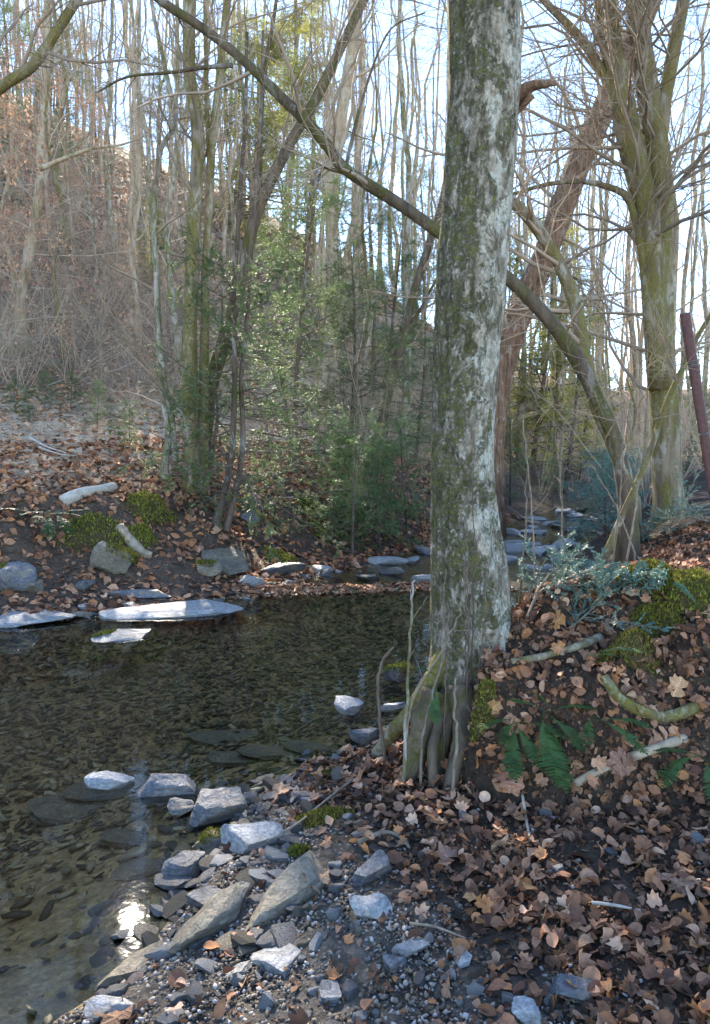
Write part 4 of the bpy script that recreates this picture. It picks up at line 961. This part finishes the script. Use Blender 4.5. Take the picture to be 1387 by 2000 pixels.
# creek bed shards seen through the water
sh = []
for i in range(8):
    V, F = rock_shape(950 + i, 1, 7, (1, .45, .12)); sh.append((V, F, np.zeros((0, 4), int), np.zeros((len(V), 2))))
n = 13500; X = g.uniform(-6, 1.2, n * 3); Y = g.uniform(1.8, 9, n * 3); z, wet, dN, dF, *_ = land(X, Y); m = wet & (X > -.55 * Y - .4) & (g.random(len(X)) < .10 + .75 * sstep(3.0, 4.4, Y - .25 * X + .5 * n2(X, Y, 1.2, 40))); X, Y = X[m][:n], Y[m][:n]; n = len(X)
bc = np.array([(.13, .11, .06), (.28, .22, .125), (.36, .29, .17), (.06, .05, .032), (.40, .32, .19), (.09, .075, .048)])[g.integers(6, size=n)] * (.7 + .5 * g.random((n, 1))) * (1 - .2 * sstep(3.6, 5.2, Y))[:, None]  # shards farther out darkened as well, for light lost in deep water
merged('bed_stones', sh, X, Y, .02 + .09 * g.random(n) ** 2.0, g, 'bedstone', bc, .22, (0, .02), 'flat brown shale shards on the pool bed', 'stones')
bs = [mesh('submerged_slab', *(lambda s: (s[0], [s[1]]))(rock_shape(980 + i, 2, 8, (1, .5, .10))), MAT['tan_rock'], True, sharp=30) for i in range(4)]
for i, (px, py, w, yaw) in enumerate([(150, 1590, 230, 8), (260, 1545, 180, 14), (470, 1490, 150, 6), (620, 1470, 110, 0), (90, 1612, 80, 0), (300, 1700, 110, 30), (250, 1650, 120, -10), (540, 1480, 120, 12), (420, 1450, 140, 4), (300, 1740, 90, 20)]):
    p = on_ground(px, py, .0); L = w / FPX * np.linalg.norm(p - CAM)
    o = link('submerged_slab', bs[i % 4], loc=(p[0], p[1], min(p[2] + .03, -.022)), rot=(.05, .04, math.radians(yaw)), scale=(L, L, .25)); tag(o, 'flat brown slab lying under the clear shallow water', 'rock', 'slabs under the shallow water')
# gravel: pebbles one by one, grit as stuff
g = np.random.default_rng(99)
def sample_gravel(n, edge=.0):
    xs, ys = [], []; c = 0
    while c < n:
        x = g.uniform(-1.4, 2.0, 8000); y = g.uniform(1.55, 4.2, 8000); z, wet, dN, dF, dh, bar = land(x, y)
        m = (~wet) & (dN < dF) & (dh <= 0) & (g.random(8000) < 1 - .93 * litter_density(x, y)); xs.append(x[m]); ys.append(y[m]); c += m.sum()
    return np.concatenate(xs)[:n], np.concatenate(ys)[:n]
gs = []
for i in range(8):
    V, F = rock_shape(1000 + i, 1, 6, (1, .75, .5)); gs.append((V, F, np.zeros((0, 4), int), np.zeros((len(V), 2))))
n = 13000; X, Y = sample_gravel(n); gc = np.array([(.10, .085, .07), (.17, .15, .13), (.30, .29, .28), (.055, .048, .042), (.22, .18, .13), (.38, .38, .38)])[g.choice(6, size=n, p=[.22, .22, .18, .16, .14, .08])]
merged('gravel', gs, X, Y, .006 + .018 * g.random(n) ** 2.2, g, 'gravel', gc * np.array([1.08, 1.0, .92]), .5, (0, .003), 'dark grit and small gravel of the bar', 'gravel')
pm = [mesh('pebble', *(lambda s: (s[0], [s[1]]))(rock_shape(1100 + i, 2, 7, (1, .75, .5))), MAT[['pale_rock', 'slate', 'tan_rock', 'pale_rock'][i % 4]], True, sharp=32) for i in range(8)]
X, Y = sample_gravel(300)
for i in range(300):
    s = .020 + .05 * g.random() ** 2; o = link('pebble', pm[g.integers(8)], loc=(X[i], Y[i], float(H(X[i], Y[i])[0]) + s * .15), rot=(.2 * g.normal(), .2 * g.normal(), g.random() * 6.28), scale=(s, s, s)); tag(o, 'loose pebble lying on the dark gravel bar', 'pebble', 'pebbles on the gravel bar')

# ------------------------------------------------------------------ ferns, sprays, moss
def frond_mesh(seed, L=1.0, n=24):
    g = np.random.default_rng(seed); t = np.linspace(0, 1, 14); arch = g.uniform(.25, .5)
    R = np.stack([.06 * np.sin(t * 3 + seed), t * L * (1 - .12 * t), arch * t - 1.05 * arch * t ** 2.2], -1); a = Acc(); V, Q, _ = tubes(R, .006 * np.linspace(1, .3, 14), 4); a.add(V, None, Q)
    for k in range(n):
        u = .12 + .87 * k / (n - 1); p = np.array([np.interp(u, t, R[:, q]) for q in range(3)]); ln = .165 * math.sin(math.pi * min(1, .25 + .78 * (1 - (u - .12) / .88) ** .8)) * (1.0 if u < .95 else .5) * min(1, .35 + 3 * (1 - u)); w = .034
        for s in (-1, 1):
            d = nrm(np.array([s * .95, .32, -.12 + .08 * g.normal()])); c = np.array([0, 1, 0.12 * g.normal()])
            q = [p - c * w * .45, p + c * w * .6 , p + d * ln * .55 + c * w * .45, p + d * ln + c * .003, p + d * ln * .55 - c * w * .45]
            a.add(q, [(0, 1, 2), (0, 2, 4), (2, 3, 4)])
    return a.mesh('frond', MAT['fern'], False)
FR = [frond_mesh(i) for i in range(4)]
def fern(label, px, py, fr, zl=.02, D=None, group=None):
    p = on_ground(px, py) if D is None else pix(px, py, D); o = link('fern', None, loc=(p[0], p[1], p[2] + zl + .03)); tag(o, label, 'fern', group)
    for i, (yaw, pitch, L) in enumerate(fr): link('frond', FR[i % 4], o, rot=(math.radians(pitch), 0, math.radians(yaw)), scale=(L * 1.15, L * 1.15, L * 1.15))
fern('dark fern spilling down the bank under the exposed roots', 1010, 1445, [(168, -30, .30), (190, -25, .26), (120, 5, .24), (220, 0, .24), (150, -10, .2)], .05)
fern('fern with the longest drooping fronds on the leafy bank face', 1068, 1430, [(183, -38, .36), (170, -30, .34), (200, -20, .25), (95, 20, .2), (255, 10, .22), (20, 30, .16)], .06)
fern('half hidden fern among curled leaves on the bank face', 1165, 1440, [(215, -15, .26), (150, -10, .22), (240, 0, .22), (40, 20, .18)], .05)
fern('bright fern frond arching beneath the mossy ledge', 1150, 1320, [(262, 8, .22), (275, -4, .14)], .06)
fern('fern at the right foot of the bank by the cut branch' if False else 'fern beside the pale cut branch at the bank foot', 1375, 1520, [(170, -20, .3), (120, -10, .3), (200, -15, .28), (90, 10, .25)], .06)
fern('small yellowing fern hanging on the thick trunk foot', 856, 1340, [(172, -55, .20), (60, 20, .12)], .0, 3.32)
fern('dark fern in the russet leaves of the far bank', 75, 1022, [(250, 5, .5), (120, 10, .5), (200, -5, .5), (290, 0, .45)], .05)
fern('fern in the russet leaves next to the pale log', 110, 1018, [(220, -20, .55), (190, -25, .55), (130, 0, .5), (250, 5, .5)], .05)
fern('little fern climbing the leaf slope beside the mossy ledge', 1372, 1230, [(190, -10, .24), (150, 20, .24), (210, 15, .22), (30, 40, .2)], .05)

def spray(name, label, px, py, yaw, L, seed, mat='needle_blue', D=None, nb=12):
    L *= 1.25
    g = np.random.default_rng(seed); p = on_ground(px, py) if D is None else pix(px, py, D); t = np.linspace(0, 1, 8); dv = np.array([math.sin(yaw), math.cos(yaw)])
    P = np.stack([p[0] + dv[0] * t * L, p[1] + dv[1] * t * L, 0 * t], -1); P[:, 2] = H(P[:, 0], P[:, 1]) + .05 + .10 * np.sin(t * 2.4) * L; P += .02 * g.normal(size=P.shape) * t[:, None]
    p1, r1, _ = grow(P[None], np.linspace(.006, .002, 8)[None], nb * 2, .05, 1, L * .55, 52, 6, .015, .09, g, .6, flat=.8); p2, r2, _ = grow(p1, r1, 8, .1, 1, L * .18, 48, 4, .01, .1, g, .7, flat=.7)
    a = Acc()
    for q, r, s in ((P[None], np.linspace(.006, .002, 8)[None], 5), (p1, r1, 3), (p2, r2, 3)):
        V, Q, _ = tubes(q, r, s); a.add(V, None, Q)
    f = Acc()
    for q, n in ((p1, 26), (p2, 16)):
        V, Q = needles(q, n, .019, .0052, g, .1, .02); f.add(V, None, Q)
    o = link(name, None, loc=p); tag(o, label, 'plant'); link('branches', a.mesh('branches', MAT['stem'], True, p), o); link('foliage', f.mesh('foliage', MAT[mat], False, p), o)
spray('hemlock_spray', 'blue-green hemlock spray resting on leaves beside the thick trunk', 1030, 1235, 1.0, .42, 1)
spray('hemlock_spray', 'broad blue-green hemlock spray below the mossy ledge', 1110, 1250, .9, .46, 2)
spray('hemlock_spray', 'short hemlock spray poking out by the trunk foot', 975, 1215, 2.2, .25, 3, nb=6)
spray('hemlock_spray', 'blue-green hemlock spray draped over the brow near the rusty post', 1310, 1045, 1.2, .6, 4)
spray('hemlock_spray', 'hemlock spray on the brow below the rusty post', 1385, 1030, -.8, .5, 5)

def moss_patch(label, px, py, wpx, hgt, n=2600, l=.014, D=None, asp=.7):
    p = on_ground(px, py); gg = np.random.default_rng(int(px * 7 + py)); L = wpx / FPX * np.linalg.norm(p - CAM) / 2
    k = 26; u = np.linspace(-1, 1, k); U, W = np.meshgrid(u, u); rr = np.hypot(U, W) * (1 + .25 * vnoise(np.stack([U * 2, W * 2, 0 * U + px], -1), 3)); X = p[0] + U * L; Y = p[1] + W * L * asp
    Z = H(X.ravel(), Y.ravel()).reshape(X.shape) + hgt * (np.clip(1 - rr ** 2, -.4, 1)) + .12 * hgt * vnoise(np.stack([U * 5, W * 5, 0 * U + py], -1), 4)
    i, j = np.meshgrid(np.arange(k - 1), np.arange(k - 1), indexing='ij'); b = i * k + j; Q = np.stack([b, b + 1, b + k + 1, b + k], -1).reshape(-1, 4); V = np.stack([X, Y, Z], -1)
    rr = rr + .35 * vnoise(np.stack([U * 4, W * 4, 0 * U + px], -1), 6); ok = (rr < 1.05); Q = Q[ok.ravel()[Q].all(1)]
    o = link('moss_patch', mesh('moss_patch', V.reshape(-1, 3) - p, [Q], MAT['moss'], True, np.broadcast_to(np.array([.085, .062, .03]), (k * k, 3))), loc=p); tag(o, label, 'moss')
    link('shoots', tuft_mesh(V[rr < 1.02] - p, gg, n, l, .6 * L * 2 / k), o)
moss_patch('bright moss cushion among leaves on the gravel edge', 632, 1600, 100, .035)
moss_patch('yellow-green moss cushion under the dark root hollow shoots', 640, 1515, 60, .02, 1200)
moss_patch('round green moss tuft at the top of the root hollow', 945, 1378, 44, .05, 1600)
moss_patch('golden moss strip beside the long tan slab', 575, 1668, 46, .015, 900)
moss_patch('thick olive moss cushion along the top of the bank', 1265, 1130, 130, .07, 4200, .018)
moss_patch('mossy mound under the rusty post', 1350, 1170, 130, .09, 4200, .018)
moss_patch('yellowish moss on the bare soil below the hemlock spray', 1220, 1262, 110, .04, 3200, .015)
moss_patch('mossy lump on the steep soil above the curved root', 1290, 1240, 100, .06, 3000, .016)
moss_patch('green moss tongue running down the far bank under the clump', 295, 1000, 80, .15, 2600, .03, asp=1.2)
moss_patch('mossy hump below the pale log on the far bank', 280, 1052, 50, .12, 1800, .03)
moss_patch('dark mossy overhang on the far bank beneath the ferns', 185, 1050, 110, .10, 2200, .03)
moss_patch('moss strip along the waterline past the slanting rock', 545, 1092, 70, .06, 1500, .03)
moss_patch('yellow-green moss tuft under the hemlock saplings', 592, 985, 36, .12, 1200, .035)
moss_patch('moss cushion on the slope foot by the hemlock saplings', 625, 1045, 40, .10, 1200, .03)
moss_patch('mossy hummock at the bend of the far bank', 780, 1000, 60, .15, 1400, .035)

# ------------------------------------------------------------------ sticks, logs, shoots, post
def ground_stick(name, label, pts, r0, r1, mat, lift=.01, cat='stick', S=9, seed=1, bump=.15):
    q = []
    for t in pts:
        p = on_ground(t[0], t[1]) if len(t) == 2 else pix(*t); q.append(p + np.array([0, 0, lift]))
    P = catmull(q, 22); b = P[0].copy(); o = link(name, trunk_mesh(name, P, np.linspace(r0, r1, 22), MAT[mat], S, bump, b, seed), loc=b); tag(o, label, cat); return o
ground_stick('cut_branch', 'pale barkless branch lying across the foot of the bank', [(1120, 1545), (1180, 1515), (1260, 1482), (1335, 1455)], .017, .022, 'wood', .03, seed=2)
ground_stick('exposed_root', 'curved mossy root looping out of the bank soil', [(1180, 1335), (1205, 1372), (1250, 1402), (1300, 1412), (1360, 1395)], .024, .026, 'mossy', .03, 'root', seed=3)
ground_stick('fallen_branch', 'mossy fallen branch under the hemlock sprays', [(1000, 1300), (1070, 1288), (1130, 1270), (1170, 1252)], .014, .022, 'mossy', .02, seed=4)
ground_stick('stick', 'thin forked stick standing in leaves below the roots', [(1020, 1560), (1028, 1610), (1035, 1650)], .006, .005, 'wood_pale', .02, seed=5)
ground_stick('stick', 'thin grey stick resting on the leaf carpet', [(1155, 1780), (1200, 1785), (1250, 1796)], .006, .004, 'wood_pale', .03, seed=6)
ground_stick('stick', 'dark stick crossing the moss cushion by the pool', [(690, 1535), (640, 1575), (580, 1625), (520, 1660)], .006, .004, 'stem', .035, seed=7)
ground_stick('stick', 'curved brown stick beside the blue-grey wedge stone', [(700, 1660), (745, 1640), (775, 1645), (800, 1670)], .010, .005, 'stem', .03, seed=8)
ground_stick('stick', 'bent twig on gravel above the leaf carpet', [(800, 1815), (850, 1822), (910, 1845)], .005, .003, 'wood', .02, seed=9)
ground_stick('log', 'pale weathered log at the brow of the far bank', [(122, 985), (150, 972), (190, 962), (222, 956)], .085, .06, 'wood_pale', .03, 'log', 12, 10)
ground_stick('log', 'short reddish log slanting down the far bank', [(232, 1035), (255, 1062), (280, 1085), (296, 1090)], .07, .05, 'wood', .03, 'log', 12, 11)
ground_stick('driftwood_stick', 'dark stick on the broad smooth ledge', [(245, 1192, 7.9), (290, 1180, 7.95), (325, 1176, 8.0)], .03, .015, 'stem', .03, seed=12)
g = np.random.default_rng(123)
for k in range(16):
    x0, y0 = g.uniform(-20, 420), g.uniform(560, 930); a_ = g.uniform(-.5, .5); l_ = g.uniform(50, 130)
    ground_stick('dead_branch', 'dead pale branch fallen on the leafy track and slope', [(x0, y0), (x0 + l_ * .5, y0 + l_ * a_ * .5 + 4), (x0 + l_, y0 + l_ * a_)], .022, .008, 'wood_pale', .05, 'branch', 6, 200 + k)['group'] = 'dead branches on the track and slope'
sp = on_ground(738, 915); hero_st = link('split_stump', trunk_mesh('split_stump', np.array([[sp[0], sp[1], sp[2] - .1], [sp[0] + .01, sp[1], sp[2] + .12], [sp[0] + .03, sp[1], sp[2] + .26], [sp[0] + .06, sp[1], sp[2] + .36], [sp[0] + .08, sp[1], sp[2] + .46]]), np.array([.08, .075, .06, .04, .01]), MAT['stump'], 10, .3, sp, 4), loc=sp)
tag(hero_st, 'orange splintered stump at the bend of the far bank', 'stump')

def shoot(label, pts, D, r0, r1, mat='stem', seed=1, twigs=3, name='bare_shoot'):
    P = from_px(pts, D, 26); g = np.random.default_rng(seed); P = P + .006 * g.normal(size=P.shape) * np.linspace(0, 1, 26)[:, None]
    z0 = H(P[0, 0], P[0, 1])[0]; 
    if P[0, 2] > z0: P = np.vstack([[P[0, 0], P[0, 1], z0 - .02], P])
    R = np.linspace(r0, r1, len(P)); b = P[0].copy(); a = Acc(); V, Q, T = tubes(P, R, 7, True); a.add(V, T, Q)
    o = link(name, a.mesh(name, MAT[mat], True, b), loc=b); tag(o, label, 'shoot')
    if twigs:
        p1, r1_, _ = grow(P[None], R[None], twigs, .4, .98, .22, 40, 5, .06, .12, g, .5); 
        for q_ in range(len(p1)):
            V, Q, _ = tubes(p1[q_], r1_[q_], 4); link('twig', mesh('twig', V - b, [Q], MAT[mat], True), o)
shoot('pale green-barked shoot rising from leaves by the mossy root', [(785, 1565), (791, 1480), (794, 1380), (799, 1280), (805, 1180), (808, 1130)], 3.3, .010, .004, 'grey', 1)
shoot('stout grey shoot straight before the root hollow', [(884, 1590), (886, 1520), (893, 1440), (888, 1380), (892, 1330)], 3.15, .008, .005, 'stem', 2, 0)
shoot('crossing shoot leaning across the thick trunk foot', [(822, 1520), (825, 1440), (840, 1380), (862, 1300), (880, 1235), (902, 1190)], 3.25, .007, .004, 'stem', 3, 2)
shoot('arched shoot bending from the pool edge to the trunk foot', [(790, 1500), (796, 1420), (812, 1350), (850, 1290), (880, 1255)], 3.3, .006, .003, 'stem', 4, 1)
shoot('dark crooked shoot at the edge of the pool', [(752, 1480), (742, 1400), (740, 1330), (752, 1285), (772, 1262)], 3.6, .010, .006, 'hem', 5, 0)
for i, (x0, x1, y0, y1, D) in enumerate([(905, 912, 1400, 1010, 3.4), (918, 925, 1380, 860, 3.42), (930, 960, 1360, 1060, 3.4), (896, 930, 1400, 1090, 3.38), (940, 948, 1340, 1120, 3.42), (868, 866, 1420, 1120, 3.36), (912, 905, 1350, 1080, 3.36)]):
    shoot('thin bare shoot rising against the lichened trunk foot', [(x0, y0), (x0 * .7 + x1 * .3 + 4, y0 * .6 + y1 * .4), (x1, y1)], D, .0042, .0018, 'hem', 20 + i, 2)
    COL.objects['bare_shoot' if False else [o.name for o in COL.objects if o.name.startswith('bare_shoot')][-1]]['group'] = 'thin shoots against the trunk foot'
for i, (x0, x1, y0, y1, D) in enumerate([(1003, 1030, 1270, 860, 4.0), (1045, 1020, 1200, 820, 4.6), (1195, 1215, 1120, 780, 4.6), (1100, 1075, 1160, 760, 5.0), (1225, 1245, 1090, 880, 4.6), (1240, 1150, 1080, 900, 4.8)]):
    shoot('wispy bare shoot on the bank brow between thick trunk and twin trunks', [(x0, y0), ((x0 + x1) / 2 + 8, (y0 + y1) / 2), (x1, y1)], D, .007, .0025, 'stem', 40 + i, 5)
    [o for o in COL.objects if o.name.startswith('bare_shoot')][-1]['group'] = 'wispy shoots on the bank brow'

def post():
    D = 4.7; a = pix(1338, 612, D); b = pix(1398, 985, D); z = H(b[0], b[1])[0]; d = b - a; b = a + d * ((z - .25 - a[2]) / d[2]); P = np.linspace(b, a, 8)
    base = np.array([b[0], b[1], z]); o = link('fence_post', None, loc=base); tag(o, 'rusty leaning steel fence post at the top of the near bank', 'fence post')
    def pr(th, M, K): return (1 + .18 * np.cos(2 * th) + .10 * np.cos(3 * th))[None, None, :] * np.ones((1, K, 1))
    V, Q, T = tubes(P, np.full(8, .027), 16, True, pr); link('pole', mesh('pole', V - base, [T, Q], MAT['rust'], True, sharp=40), o)
    ax = nrm(a - b); u = nrm(np.cross(ax, [0, 1, 0.1])); w = np.cross(ax, u)
    for py in (705, 712, 845):
        c = a + d * ((py - 612) / (985 - 612)); th = np.linspace(0, 4 * math.pi, 40); R = c + (u * np.cos(th)[:, None] + w * np.sin(th)[:, None]) * .036 + ax * np.linspace(-.008, .012, 40)[:, None]
        V, Q, T = tubes(R, np.full(40, .0028), 5, True); link('wire_tie', mesh('wire_tie', V - base, [T, Q], MAT['wire'], True), o)
    c = a + d * ((708 - 612) / 373); e = c + np.array([2.2, .6, -.15]); R = np.linspace(c, e, 20); R[:, 2] -= .10 * np.sin(np.linspace(0, math.pi, 20)); V, Q, T = tubes(R, np.full(20, .002), 5, True); link('wire', mesh('wire', V - base, [T, Q], MAT['wire'], True), o)
post()
